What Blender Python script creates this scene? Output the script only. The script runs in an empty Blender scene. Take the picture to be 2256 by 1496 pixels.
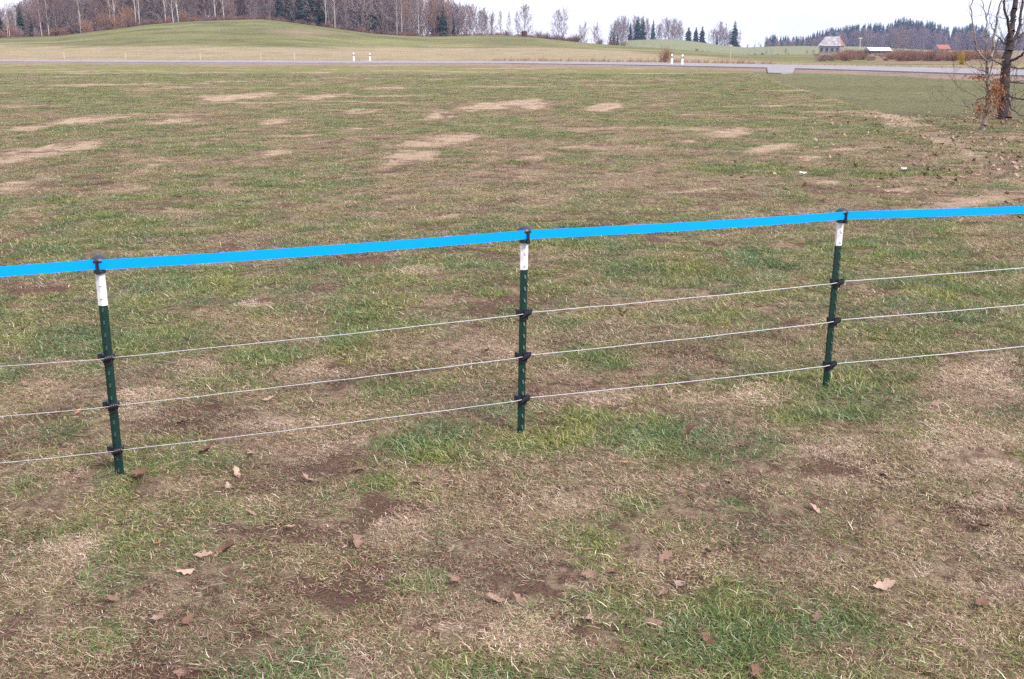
import bpy, math, random
import numpy as np
from mathutils import Vector, Matrix

# ------------------------------------------------------------------ camera, sky, sun, exposure
sc = bpy.context.scene
COL = sc.collection
CAM_H = 1.7
FPX, CX, CY, IMG_W = 2339.0, 1128.0, 748.0, 2256.0
PITCH = math.atan(640.0 / FPX)
cd = bpy.data.cameras.new('camera')
cd.sensor_width = 36.0
cd.lens = 36.0 * FPX / IMG_W
cd.clip_start, cd.clip_end = 0.05, 6000.0
cam = bpy.data.objects.new('camera', cd)
COL.objects.link(cam)
cam.location = (0, 0, CAM_H)
cam.rotation_euler = (math.pi / 2 - PITCH, 0, 0)
sc.camera = cam

SUN_EL, SUN_AZ = math.radians(40), math.radians(140)      # azimuth clockwise from +Y: right and behind the camera
world = bpy.data.worlds.new('World')
sc.world = world
world.use_nodes = True
wn, wl = world.node_tree.nodes, world.node_tree.links
wn.clear()
w_out = wn.new('ShaderNodeOutputWorld')
w_bg = wn.new('ShaderNodeBackground')
w_sky = wn.new('ShaderNodeTexSky')
w_sky.sky_type = 'NISHITA'
w_sky.sun_disc = False
w_sky.sun_elevation = SUN_EL
w_sky.sun_rotation = SUN_AZ
w_sky.air_density, w_sky.dust_density, w_sky.ozone_density = 1.0, 2.5, 1.0
w_bg.inputs['Strength'].default_value = 0.068
# high thin overcast: a pale veil mixed over the clear sky, broken a little by noise
w_tc = wn.new('ShaderNodeTexCoord')
w_nz = wn.new('ShaderNodeTexNoise')
w_nz.inputs['Scale'].default_value = 3.0
w_nz.inputs['Detail'].default_value = 5.0
w_map = wn.new('ShaderNodeMapRange')
w_map.inputs[1].default_value, w_map.inputs[2].default_value = 0.3, 0.7
w_map.inputs[3].default_value, w_map.inputs[4].default_value = 0.70, 0.97
w_mix = wn.new('ShaderNodeMix')
w_mix.data_type = 'RGBA'
w_mix.inputs[7].default_value = (9.6, 9.7, 10.6, 1)
wl.new(w_tc.outputs['Generated'], w_nz.inputs['Vector'])
wl.new(w_nz.outputs['Fac'], w_map.inputs[0])
wl.new(w_map.outputs[0], w_mix.inputs[0])
wl.new(w_sky.outputs[0], w_mix.inputs[6])
wl.new(w_mix.outputs[2], w_bg.inputs['Color'])
wl.new(w_bg.outputs[0], w_out.inputs['Surface'])

sd = bpy.data.lights.new('sun', 'SUN')
sd.energy, sd.angle, sd.color = 2.0, math.radians(10), (1.0, 0.955, 0.93)
sun = bpy.data.objects.new('sun', sd)
COL.objects.link(sun)
sv = Vector((math.sin(SUN_AZ) * math.cos(SUN_EL), math.cos(SUN_AZ) * math.cos(SUN_EL), math.sin(SUN_EL)))
sun.rotation_euler = sv.to_track_quat('Z', 'Y').to_euler()
sun.location = sv * 30

sc.view_settings.view_transform = 'Standard'
sc.view_settings.look = 'None'
sc.view_settings.exposure = 1.27
sc.view_settings.gamma = 1.0
sc.cycles.use_denoising = False
sc.view_settings.use_curve_mapping = False

# ------------------------------------------------------------------ measuring helpers
CT, ST = math.cos(PITCH), math.sin(PITCH)

def slope(py):                       # drop per metre forward along the ray of an image row
    v = (np.asarray(py, float) - CY) / FPX
    return (v * CT + ST) / (CT - v * ST)

def at(px, py, Y):                   # point on the ray of a pixel at forward distance Y
    z = CAM_H - Y * float(slope(py))
    depth = Y * CT + (CAM_H - z) * ST
    return Vector(((px - CX) / FPX * depth, Y, z))

def ground_at(px, py, z=0.0):
    return at(px, py, (CAM_H - z) / float(slope(py)))

def project(X, Y, Z):
    depth = Y * CT + (CAM_H - Z) * ST
    d = np.maximum(depth, 0.05)
    px = CX + FPX * X / d
    py = CY + FPX * ((CAM_H - Z) * CT - Y * ST) / d
    return px, py

def u_of(px): return (px - CX) / FPX * CT

# ------------------------------------------------------------------ noise
def _hash(ix, iy, s):
    h = (ix.astype(np.int64) * 374761393 + iy.astype(np.int64) * 668265263 + s * 1442695041) & 0xFFFFFFFF
    h = ((h ^ (h >> 13)) * 1274126177) & 0xFFFFFFFF
    h = h ^ (h >> 16)
    return (h & 0xFFFFFF) / float(0xFFFFFF)

def vnoise(x, y, s=0):
    x, y = np.asarray(x, float), np.asarray(y, float)
    ix, iy = np.floor(x), np.floor(y)
    fx, fy = x - ix, y - iy
    fx, fy = fx * fx * (3 - 2 * fx), fy * fy * (3 - 2 * fy)
    a, b = _hash(ix, iy, s), _hash(ix + 1, iy, s)
    c, d = _hash(ix, iy + 1, s), _hash(ix + 1, iy + 1, s)
    return (a + (b - a) * fx) * (1 - fy) + (c + (d - c) * fx) * fy

def fbm(x, y, s=0, o=4):
    t, a, n = 0.0, 0.5, 0.0
    for i in range(o):
        t = t + a * vnoise(x * 2 ** i + 17.3 * i, y * 2 ** i - 9.1 * i, s + i)
        n += a
        a *= 0.5
    return t / n

def sstep(a, b, x):
    t = np.clip((x - a) / (b - a), 0, 1)
    return t * t * (3 - 2 * t)

def tab(pts):
    xs, ys = np.array([p[0] for p in pts], float), np.array([p[1] for p in pts], float)
    return lambda x: np.interp(x, xs, ys)

# ------------------------------------------------------------------ mesh helpers
def new_mesh(name, verts, faces, mats=(), smooth=False):
    me = bpy.data.meshes.new(name)
    me.from_pydata([tuple(v) for v in verts], [], faces)
    for m in mats:
        me.materials.append(m)
    if smooth:
        me.polygons.foreach_set('use_smooth', [True] * len(me.polygons))
    me.update()
    return me

def np_mesh(name, V, Q, mats=(), smooth=False):
    """V (n,3); Q (m,k) one polygon size."""
    me = bpy.data.meshes.new(name)
    V, Q = np.asarray(V, np.float32), np.asarray(Q, np.int32)
    m, k = Q.shape
    me.vertices.add(len(V)); me.vertices.foreach_set('co', V.ravel())
    me.loops.add(m * k); me.loops.foreach_set('vertex_index', Q.ravel())
    me.polygons.add(m)
    me.polygons.foreach_set('loop_start', np.arange(0, m * k, k, dtype=np.int32))
    me.polygons.foreach_set('loop_total', np.full(m, k, np.int32))
    if smooth:
        me.polygons.foreach_set('use_smooth', np.ones(m, bool))
    for mm in mats:
        me.materials.append(mm)
    me.update(calc_edges=True)
    return me

def obj(name, me, parent=None, loc=None):
    o = bpy.data.objects.new(name, me)
    COL.objects.link(o)
    if parent is not None:
        o.parent = parent
    if loc is not None:
        o.location = loc
    return o

def tag(o, label=None, cat=None, group=None, kind=None):
    if label: o['label'] = label
    if cat: o['category'] = cat
    if group: o['group'] = group
    if kind: o['kind'] = kind
    return o

class MB:
    """collects simple solids into one mesh"""
    def __init__(self): self.v, self.f = [], []
    def add(self, vs, fs):
        n = len(self.v)
        self.v += [tuple(v) for v in vs]
        self.f += [tuple(i + n for i in f) for f in fs]
        return self
    def box(self, c, s, M=None, taper=1.0):
        cx, cy, cz = c; x, y, z = s[0] / 2, s[1] / 2, s[2] / 2
        vs = []
        for k, (sz) in enumerate((-1, 1)):
            t = 1.0 if sz < 0 else taper
            for sx, sy in ((-1, -1), (1, -1), (1, 1), (-1, 1)):
                vs.append(Vector((cx + sx * x * t, cy + sy * y * t, cz + sz * z)))
        if M is not None: vs = [M @ v for v in vs]
        return self.add(vs, [(0, 3, 2, 1), (4, 5, 6, 7), (0, 1, 5, 4), (1, 2, 6, 5), (2, 3, 7, 6), (3, 0, 4, 7)])
    def prism(self, poly, z0, z1):
        n = len(poly)
        vs = [(x, y, z0) for x, y in poly] + [(x, y, z1) for x, y in poly]
        fs = [(i, (i + 1) % n, n + (i + 1) % n, n + i) for i in range(n)]
        return self.add(vs, fs + [tuple(range(n - 1, -1, -1)), tuple(range(n, 2 * n))])
    def lathe(self, prof, n=20, M=None):
        vs, fs = [], []
        for r, z in prof:
            for i in range(n):
                a = 2 * math.pi * i / n
                vs.append(Vector((r * math.cos(a), r * math.sin(a), z)))
        for j in range(len(prof) - 1):
            for i in range(n):
                fs.append((j * n + i, j * n + (i + 1) % n, (j + 1) * n + (i + 1) % n, (j + 1) * n + i))
        fs.append(tuple(range(n - 1, -1, -1)))
        fs.append(tuple((len(prof) - 1) * n + i for i in range(n)))
        if M is not None: vs = [M @ v for v in vs]
        return self.add(vs, fs)
    def tube(self, pts, rad, n=6):
        pts = [Vector(p) for p in pts]
        vs, fs = [], []
        for i, p in enumerate(pts):
            d = (pts[min(i + 1, len(pts) - 1)] - pts[max(i - 1, 0)]).normalized()
            a = d.cross(Vector((0, 0, 1)) if abs(d.z) < 0.9 else Vector((1, 0, 0))).normalized()
            b = d.cross(a)
            r = rad[i] if hasattr(rad, '__len__') else rad
            for k in range(n):
                t = 2 * math.pi * k / n
                vs.append(p + a * (r * math.cos(t)) + b * (r * math.sin(t)))
        for j in range(len(pts) - 1):
            for k in range(n):
                fs.append((j * n + k, j * n + (k + 1) % n, (j + 1) * n + (k + 1) % n, (j + 1) * n + k))
        fs.append(tuple(range(n))); fs.append(tuple((len(pts) - 1) * n + k for k in range(n - 1, -1, -1)))
        return self.add(vs, fs)
    def mesh(self, name, mat, smooth=False):
        me = new_mesh(name, self.v, self.f, [mat], smooth)
        return me
    def build(self, name, mat, parent=None, smooth=False, bevel=0):
        o = obj(name, self.mesh(name, mat, smooth), parent)
        if bevel:
            m = o.modifiers.new('bevel', 'BEVEL'); m.width = bevel; m.segments = 2; m.limit_method = 'ANGLE'
        return o

# ------------------------------------------------------------------ materials
def principled(name, col, rough=0.6, spec=0.3, metal=0.0, var=0.12, scale=30.0, bump=0.0, bscale=80.0):
    m = bpy.data.materials.new(name); m.use_nodes = True
    n, l = m.node_tree.nodes, m.node_tree.links
    b = n['Principled BSDF']
    b.inputs['Roughness'].default_value = rough
    b.inputs['Specular IOR Level'].default_value = spec
    b.inputs['Metallic'].default_value = metal
    tc = n.new('ShaderNodeTexCoord')
    nz = n.new('ShaderNodeTexNoise'); nz.inputs['Scale'].default_value = scale; nz.inputs['Detail'].default_value = 5
    l.new(tc.outputs['Object'], nz.inputs['Vector'])
    mp = n.new('ShaderNodeMapRange')
    mp.inputs[1].default_value, mp.inputs[2].default_value = 0.3, 0.7
    mp.inputs[3].default_value, mp.inputs[4].default_value = 1 - var, 1 + var
    l.new(nz.outputs['Fac'], mp.inputs[0])
    vm = n.new('ShaderNodeVectorMath'); vm.operation = 'SCALE'
    vm.inputs[0].default_value = col[:3]
    l.new(mp.outputs[0], vm.inputs['Scale'])
    l.new(vm.outputs[0], b.inputs['Base Color'])
    if bump:
        n2 = n.new('ShaderNodeTexNoise'); n2.inputs['Scale'].default_value = bscale; n2.inputs['Detail'].default_value = 6
        l.new(tc.outputs['Object'], n2.inputs['Vector'])
        bp = n.new('ShaderNodeBump'); bp.inputs['Strength'].default_value = bump
        l.new(n2.outputs['Fac'], bp.inputs['Height']); l.new(bp.outputs[0], b.inputs['Normal'])
    return m

def ramp_material(name, stops, rough=0.8, translucent=0.0, attr='rnd', inst=0.25, drift=((1, 1, 1), (1, 1, 1))):
    """colour from a per-blade attribute plus a per-instance shift"""
    m = bpy.data.materials.new(name); m.use_nodes = True
    n, l = m.node_tree.nodes, m.node_tree.links
    n.clear()
    out = n.new('ShaderNodeOutputMaterial')
    at_ = n.new('ShaderNodeAttribute'); at_.attribute_name = attr
    oi = n.new('ShaderNodeObjectInfo')
    ma = n.new('ShaderNodeMath'); ma.operation = 'MULTIPLY_ADD'
    ma.inputs[1].default_value = inst
    l.new(oi.outputs['Random'], ma.inputs[0])
    sb = n.new('ShaderNodeMath'); sb.operation = 'SUBTRACT'; sb.inputs[1].default_value = inst / 2
    l.new(at_.outputs['Fac'], sb.inputs[0]); l.new(sb.outputs[0], ma.inputs[2])
    cr = n.new('ShaderNodeValToRGB')
    e = cr.color_ramp.elements
    while len(e) < len(stops): e.new(0.5)
    for i, (p, c) in enumerate(stops):
        e[i].position = p; e[i].color = (*c, 1)
    l.new(ma.outputs[0], cr.inputs[0])
    d = n.new('ShaderNodeBsdfPrincipled')
    d.inputs['Roughness'].default_value = rough; d.inputs['Specular IOR Level'].default_value = 0.25
    geo = n.new('ShaderNodeNewGeometry'); nz = n.new('ShaderNodeTexNoise'); nz.inputs['Scale'].default_value = 1.7; nz.inputs['Detail'].default_value = 3
    l.new(geo.outputs['Position'], nz.inputs['Vector'])
    mr = n.new('ShaderNodeMapRange'); mr.inputs[1].default_value, mr.inputs[2].default_value = 0.36, 0.64
    l.new(nz.outputs['Fac'], mr.inputs[0])
    hm_ = n.new('ShaderNodeMix'); hm_.data_type = 'RGBA'; hm_.inputs[6].default_value = (*drift[0], 1); hm_.inputs[7].default_value = (*drift[1], 1)
    l.new(mr.outputs[0], hm_.inputs[0])
    ml = n.new('ShaderNodeMix'); ml.data_type = 'RGBA'; ml.blend_type = 'MULTIPLY'; ml.inputs[0].default_value = 1.0
    l.new(cr.outputs[0], ml.inputs[6]); l.new(hm_.outputs[2], ml.inputs[7])
    l.new(ml.outputs[2], d.inputs['Base Color'])
    if translucent:
        t = n.new('ShaderNodeBsdfTranslucent'); l.new(ml.outputs[2], t.inputs['Color'])
        mx = n.new('ShaderNodeMixShader'); mx.inputs[0].default_value = translucent
        l.new(d.outputs[0], mx.inputs[1]); l.new(t.outputs[0], mx.inputs[2]); l.new(mx.outputs[0], out.inputs[0])
    else:
        l.new(d.outputs[0], out.inputs[0])
    return m

M_GREEN_STEEL = principled('green_enamel', (0.003, 0.024, 0.019), 0.38, 0.5, var=0.2, scale=25, bump=0.05)
M_WHITE_STEEL = principled('white_enamel', (0.60, 0.59, 0.61), 0.5, 0.3, var=0.12, scale=40, bump=0.04)
M_BLACK_PLASTIC = principled('black_plastic', (0.011, 0.011, 0.017), 0.42, 0.4, var=0.2, scale=60, bump=0.05)
M_CAP_PLASTIC = principled('weathered_black_plastic', (0.030, 0.032, 0.045), 0.40, 0.4, var=0.3, scale=50, bump=0.06)
M_TAPE = principled('blue_tape', (0.0, 0.275, 0.90), 0.7, 0.1, var=0.015, scale=20, bump=0.06, bscale=300)
M_WIRE = principled('galvanised_wire', (0.48, 0.48, 0.50), 0.5, 0.4, metal=0.0, var=0.15, scale=40)
M_ASPHALT = principled('grey_asphalt', (0.25, 0.228, 0.245), 0.9, 0.3, var=0.12, scale=0.6, bump=0.1, bscale=8)
M_POST_WHITE = principled('white_plastic', (0.82, 0.82, 0.84), 0.5, 0.3, var=0.05)
M_WOOD = principled('pale_wood', (0.42, 0.36, 0.30), 0.8, 0.2, var=0.2, scale=8)
M_DARK_WOOD = principled('dark_brown_boards', (0.06, 0.03, 0.02), 0.8, 0.2, var=0.3, scale=5)
M_BARK = principled('grey_brown_bark', (0.062, 0.046, 0.046), 0.9, 0.1, var=0.4, scale=14, bump=0.5, bscale=40)
M_BARK_PALE = principled('lichen_bark', (0.20, 0.165, 0.15), 0.9, 0.1, var=0.5, scale=10, bump=0.4, bscale=40)

# ------------------------------------------------------------------ terrain
ROAD_NEAR = [(-900, 128), (-400, 132), (0, 135.7), (250, 137), (600, 138.4), (800, 139), (1100, 139.6), (1400, 143.5), (1700, 150),
             (1900, 155.5), (2130, 163), (2256, 167.5), (2700, 185), (3100, 203)]
road_near_pts = [ground_at(px, py, 0.10) for px, py in ROAD_NEAR]
def road_offset(d, dz):
    out = []
    for i, p in enumerate(road_near_pts):
        t = (road_near_pts[min(i + 1, len(road_near_pts) - 1)] - road_near_pts[max(i - 1, 0)]); t.z = 0; t.normalize()
        nrm = Vector((-t.y, t.x, 0))
        out.append(Vector((p.x + nrm.x * d, p.y + nrm.y * d, p.z + dz)))
    return out
ROAD_W = 6.0
road_far_pts = road_offset(ROAD_W, 0.15)
road_u = np.array([p.x / p.y for p in road_near_pts]); road_Yn = np.array([p.y for p in road_near_pts])
roadf_u = np.array([p.x / p.y for p in road_far_pts]); road_Yf = np.array([p.y for p in road_far_pts])
def road_near_Y(u): return np.interp(u, road_u, road_Yn)
def road_far_Y(u): return np.interp(u, roadf_u, road_Yf)

crest1_y = tab([(-1500, 96), (-300, 92), (0, 85), (130, 80), (250, 66), (330, 56), (420, 49), (500, 46), (580, 44), (640, 50), (700, 58),
                (760, 66), (830, 75), (900, 80), (950, 82), (1000, 82), (1100, 80), (1180, 84), (1250, 90), (1330, 97), (1400, 102),
                (1470, 107), (1560, 114), (1650, 121), (1800, 124), (3500, 124)])
crest1_Y = tab([(-1500, 250), (0, 285), (300, 310), (580, 330), (1000, 355), (1250, 375), (1450, 350), (1650, 310), (1800, 300), (3500, 300)])
crest2_y = tab([(-1500, 103), (1000, 103), (1300, 101), (1345, 98), (1370, 91), (1400, 88), (1450, 86), (1500, 88), (1540, 92), (1580, 98),
                (1640, 104), (1700, 102), (1760, 101), (1830, 101.5), (1900, 103), (1960, 106), (2050, 110), (2256, 112), (3500, 112)])
Y2, Y3 = 650.0, 1000.0

def ground_z(X, Y):
    X, Y = np.asarray(X, float), np.asarray(Y, float)
    Ys = np.maximum(Y, 1.0)
    u = X / Ys
    px = CX + u * FPX / CT
    yn, yf = road_near_Y(u), road_far_Y(u)
    Y1 = crest1_Y(px)
    z1 = np.maximum(CAM_H - Y1 * slope(crest1_y(px)), 0.15)
    z2 = np.maximum(CAM_H - Y2 * slope(crest2_y(px)), 0.2)
    zm = np.minimum(z1, z2) - 0.8
    z3 = z2 - 1.0
    z4 = z3 + 1.0
    ym = (Y1 + Y2) / 2
    a = sstep(0, 1, (Y - (yf + 6)) / (Y1 - yf - 6))
    zz = 0.18 * (1 - a) + z1 * a
    zz = np.where(Y < yf + 6, 0.18, zz)
    # the road's low bank
    zz = np.where(Y < yf + 1.0, 0.06 + 0.17 * np.clip((Y - yn) / np.maximum(yf - yn, 1), 0, 1), zz)
    zz = np.where(Y < yn, 0.06 * sstep(-4, 0, Y - yn), zz)
    b = sstep(0, 1, (Y - Y1) / (ym - Y1)); zz = np.where(Y > Y1, z1 * (1 - b) + zm * b, zz)
    c = sstep(0, 1, (Y - ym) / (Y2 - ym)); zz = np.where(Y > ym, zm * (1 - c) + z2 * c, zz)
    d = np.clip((Y - Y2) / (Y3 - Y2), 0, 1); zz = np.where(Y > Y2, z2 * (1 - d) + z3 * d, zz)
    e = np.clip((Y - Y3) / 400, 0, 1); zz = np.where(Y > Y3, z3 * (1 - e) + z4 * e, zz)
    # small lumps of the turf, and the long swell of the hill
    near = 1 - sstep(30, 60, Y)
    zz = zz + near * (0.05 * (fbm(X / 0.9, Y / 0.9, 5, 3) - 0.5) + 0.022 * (fbm(X / 0.14, Y / 0.14, 9, 2) - 0.5))
    zz = zz + sstep(190, 250, Y) * 0.8 * (fbm(X / 55, Y / 40, 21, 2) - 0.5)
    return zz

def gz(x, y): return float(ground_z(np.array([x]), np.array([y]))[0])

# ---- what grows where
LUSH = [(300, 735, 75, 36), (810, 690, 85, 38), (770, 765, 70, 28), (870, 858, 48, 26), (960, 985, 140, 42), (1330, 935, 95, 40), (1430, 965, 150, 40),
        (1215, 985, 70, 28), (1800, 905, 170, 35), (1600, 1290, 72, 42), (1640, 1385, 85, 42), (1890, 1365, 75, 42), (880, 1075, 60, 30),
        (300, 1190, 60, 26), (410, 1210, 45, 25), (215, 1285, 35, 25), (250, 1395, 70, 28), (1380, 1150, 60, 40), (1330, 795, 85, 28), (590, 790, 60, 18),
        (255, 1078, 30, 16), (165, 1132, 30, 18), (60, 1075, 60, 22), (930, 1285, 60, 25), (800, 1360, 30, 22), (1900, 840, 90, 40),
        (1120, 1480, 80, 25), (2230, 1425, 45, 25), (980, 1480, 60, 25), (1640, 1130, 40, 18), (1340, 1235, 60, 25), (470, 640, 120, 22), (1600, 700, 90, 25),
        (1500, 600, 160, 25), (1950, 560, 150, 25), (2100, 640, 120, 30), (1700, 560, 90, 18), (2060, 500, 60, 15), (530, 405, 60, 8), (470, 455, 90, 9), (150, 445, 40, 8),
        (1630, 375, 160, 14), (1900, 385, 200, 9), (1440, 830, 60, 20), (1690, 985, 50, 22), (700, 590, 60, 12), (1100, 640, 50, 10), (240, 480, 80, 12), (1230, 540, 120, 12),
        (1560, 1030, 60, 20), (1750, 820, 60, 16)]
PALE = [(100, 332, 110, 13), (20, 350, 60, 12), (170, 268, 95, 7), (60, 283, 70, 6), (30, 418, 45, 13), (100, 398, 30, 4), (275, 415, 68, 5), (45, 463, 32, 6),
        (375, 268, 65, 6), (320, 380, 40, 6), (330, 366, 25, 4), (510, 215, 90, 8), (610, 268, 35, 8), (720, 213, 75, 6), (475, 310, 25, 4), (425, 325, 15, 4),
        (618, 337, 45, 8), (625, 362, 15, 3), (960, 312, 100, 14), (910, 347, 85, 14), (970, 255, 45, 8), (1100, 232, 110, 11), (1330, 237, 38, 10), (1180, 232, 40, 8),
        (1612, 293, 52, 10), (1520, 312, 18, 4), (1695, 328, 60, 9), (860, 365, 40, 8), (375, 460, 25, 6), (1175, 455, 45, 6), (985, 478, 30, 6), (1540, 420, 60, 7),
        (770, 287, 30, 4), (330, 480, 60, 6), (1160, 350, 40, 6), (1980, 420, 60, 8), (1830, 400, 40, 6), (2150, 440, 110, 12), (1950, 470, 140, 9), (800, 245, 50, 5),
        (325, 875, 75, 30), (290, 910, 50, 22), (945, 602, 45, 9), (960, 668, 55, 13), (1235, 1115, 100, 32), (2235, 1250, 60, 45), (2200, 1300, 70, 30), (450, 690, 60, 16), (530, 670, 40, 12),
        (1050, 760, 55, 22), (1120, 775, 60, 20), (1835, 1060, 60, 20), (120, 1065, 130, 35), (1290, 880, 90, 20), (720, 810, 90, 22), (640, 825, 60, 18), (440, 800, 60, 20),
        (150, 800, 60, 15), (950, 1360, 65, 30), (1150, 1390, 80, 30), (1650, 870, 60, 22), (1560, 885, 80, 20), (2150, 850, 110, 60), (2150, 1000, 120, 70), (2180, 1120, 90, 50), (2050, 1230, 80, 30), (780, 1465, 60, 26), (860, 1170, 50, 18),
        (1560, 1240, 60, 18), (1770, 1230, 60, 15), (700, 1000, 80, 26), (560, 920, 60, 22), (150, 1220, 90, 30), (2120, 1380, 60, 25), (640, 950, 60, 20), (880, 1240, 50, 18), (430, 590, 60, 8), (1790, 350, 40, 6)]
BARE_W = 0.6
BARE = [(1140, 1085, 80, 35), (1730, 692, 65, 22), (470, 550, 120, 10), (230, 513, 190, 10), (890, 640, 70, 10), (60, 880, 80, 18), (1000, 860, 90, 18), (1060, 1100, 90, 30),
        (40, 1400, 90, 60), (180, 1455, 80, 30), (350, 1390, 40, 20), (30, 1160, 60, 18), (90, 800, 90, 14), (1190, 800, 40, 40), (1540, 790, 60, 18), (730, 520, 120, 8),
        (1630, 1170, 50, 18), (1400, 1060, 60, 14), (1800, 1110, 50, 16), (2060, 1120, 60, 25), (1830, 1460, 90, 30), (2130, 1470, 70, 25), (370, 880, 50, 14),
        (840, 1420, 50, 25), (320, 1085, 60, 25), (550, 1320, 60, 25), (2110, 1160, 50, 20), (1280, 620, 80, 10), (1080, 640, 90, 12), (230, 560, 90, 10), (1300, 680, 120, 14),
        (1550, 740, 80, 14), (560, 755, 70, 10), (400, 480, 60, 5), (1960, 1090, 50, 18), (1500, 800, 50, 15), (650, 1130, 60, 18), (1450, 1190, 40, 16)]

right_field_y = tab([(1400, -100), (1650, 156), (1655, 160), (1700, 176), (1780, 201), (1870, 229), (1950, 251), (2000, 257), (2256, 262), (3200, 272)])
track_y = tab([(1500, -500), (1950, 262), (2000, 272), (2060, 296), (2120, 325), (2200, 375), (2256, 415), (2400, 520)])

def patch_field(px, py, lst, seed, tilt=0.0):
    f = np.zeros_like(px)
    wob = 0.55 * (fbm(px / 38.0, py / 15.0, seed, 3) - 0.5) * 2
    for cx, cy, rx, ry in lst:
        d = np.sqrt(((px - cx) / rx) ** 2 + ((py - cy + tilt * (px - cx)) / ry) ** 2)
        f = np.maximum(f, 1 - sstep(0.45, 1.25, d + wob))
    return f

def turf(X, Y):
    """weights (green, pale, bare, lush, right_field) of the turf at ground points"""
    px, py = project(X, Y, 0.0 * X)
    ok = Y > 1.6
    lush = np.where(ok, patch_field(px, py, LUSH, 31), 0)
    pale = np.where(ok, patch_field(px, py, PALE, 37, np.where(py < 520, 0.09, 0.0)), 0)
    bare = np.where(ok, patch_field(px, py, BARE, 43), 0)
    n1, n2, n3 = fbm(X / 1.3, Y / 1.3, 51), fbm(X / 0.33, Y / 0.33, 57, 3), fbm(X / 6.0, Y / 4.0, 61)
    mid = sstep(4.5, 8.0, Y)
    green = 0.40 + 0.36 * mid + 1.3 * (n1 - 0.5) + 1.0 * (n2 - 0.5) + 0.5 * (n3 - 0.5)
    m1, m2 = fbm(X / 0.8, Y / 0.8, 71), fbm(X / 0.22, Y / 0.22, 77, 3)
    bare = np.maximum(bare * BARE_W * (0.05 + 1.35 * m2), sstep(0.535, 0.67, 0.5 * m1 + 0.5 * m2) * 0.95)
    p1 = fbm(X / 1.1 + 40, Y / 1.1, 81)
    pale = np.maximum(pale, sstep(0.62, 0.78, 0.65 * p1 + 0.35 * m2) * 0.7 * (1 - 0.5 * mid))
    pale = pale * (0.75 + 0.7 * n2) * (1 - 0.6 * lush)
    # far part: long pale streaks along the meadow
    s1 = fbm(X / 5.0, Y / 2.4, 91, 4)
    pale = np.maximum(pale, sstep(0.60, 0.72, s1) * sstep(9, 20, Y) * 0.55)
    bare = bare * (1 - 0.8 * lush)
    green = green + 0.9 * lush - 0.55 * pale - 0.25 * bare
    # right of the track: a trampled, drier lawn edge
    tr = np.exp(-((py - track_y(px)) / 24.0) ** 2) * (px > 1940)
    pale = np.maximum(pale, 0.55 * tr * n1 * 2)
    right = np.where((py < right_field_y(px)) & (px > 1640) & ok, 1.0, 0.0)
    edge = np.exp(-((py - right_field_y(px)) / (2.0 + 0.03 * np.maximum(py - 130, 0))) ** 2) * (px > 1640) * ok
    pale = np.clip(np.where(right > 0, pale * 0.10, pale) + 0.35 * edge, 0, 1)
    green = np.where(right > 0, 0.55 + 0.25 * (n1 - 0.5), green)
    bare = np.where(right > 0, 0.25 * bare, bare)
    return np.clip(green, 0, 1), pale, np.clip(bare, 0, 1), lush, right

# ---- ground sheet
rows = np.concatenate([np.linspace(-4, 1.6, 16), np.linspace(1.6, 12, 320)[1:], np.geomspace(12, 1500, 470)[1:]])
cols = np.linspace(-0.78, 0.78, 480)
GY, GU = np.meshgrid(rows, cols, indexing='ij')
GX = GU * (GY + 6.0)
GZ = ground_z(GX, GY)
nr, nc = GX.shape
V = np.stack([GX.ravel(), GY.ravel(), GZ.ravel()], 1)
i0 = (np.arange(nr - 1)[:, None] * nc + np.arange(nc - 1)[None, :]).ravel()
Q = np.stack([i0, i0 + 1, i0 + nc + 1, i0 + nc], 1)

fx, fy, fz = V[:, 0], V[:, 1], V[:, 2]
g_, p_, b_, l_, rf_ = turf(fx, fy)
turf_col = np.stack([g_ * (0.25 + 0.75 * sstep(10, 50, fy)), p_ * (0.12 + 0.88 * sstep(6.5, 11, fy)), b_, l_], 1).astype(np.float32)
# field colours beyond the road and along its verges (RGB plus blend)
ppx, ppy = project(fx, fy, fz)
uu = fx / np.maximum(fy, 1)
yn_, yf_ = road_near_Y(uu), road_far_Y(uu)
jit = fbm(fx / 14, fy / 6, 101, 4) - 0.5
fine = fbm(fx / 3, fy / 2, 107, 3) - 0.5
zc = np.zeros((len(fx), 4), np.float32)
MEADOW = np.array([0.155, 0.148, 0.060]); TAN = np.array([0.30, 0.235, 0.145]); VERGE = np.array([0.25, 0.18, 0.145])
BROWN = np.array([0.27, 0.18, 0.13]); HILL2 = np.array([0.19, 0.195, 0.10]); RF = np.array([0.150, 0.142, 0.072])
tan_top = tab([(-1500, 100), (0, 99), (300, 102), (600, 103), (900, 106), (1100, 101), (1250, 104), (1350, 109), (1450, 117), (1560, 125), (1700, 139), (3500, 150)])
col = np.tile(MEADOW, (len(fx), 1)) * (1 + 1.0 * jit + 0.5 * fine)[:, None]
tt = sstep(-4, 4, ppy - tan_top(ppx) + 14 * jit)
tt = tt * (0.75 + 0.5 * (fine + 0.3))
col = col * (1 - np.clip(tt, 0, 1))[:, None] + TAN * (1 + 0.3 * fine)[:, None] * np.clip(tt, 0, 1)[:, None]
vb = sstep(16, 5, fy - yf_ + 10 * jit) if False else 1 - sstep(5, 18, fy - yf_ + 12 * jit)
col = col * (1 - vb)[:, None] + VERGE * (1 + 0.4 * fine)[:, None] * vb[:, None]
h2 = sstep(0, 40, fy - crest1_Y(ppx))
col = col * (1 - h2)[:, None] + HILL2 * (1 + 0.3 * jit)[:, None] * h2[:, None]
fm = sstep(1880, 1960, ppx) * sstep(108, 114, ppy) * (1 - sstep(136, 142, ppy)) * (fy > yf_ + 15)
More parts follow.
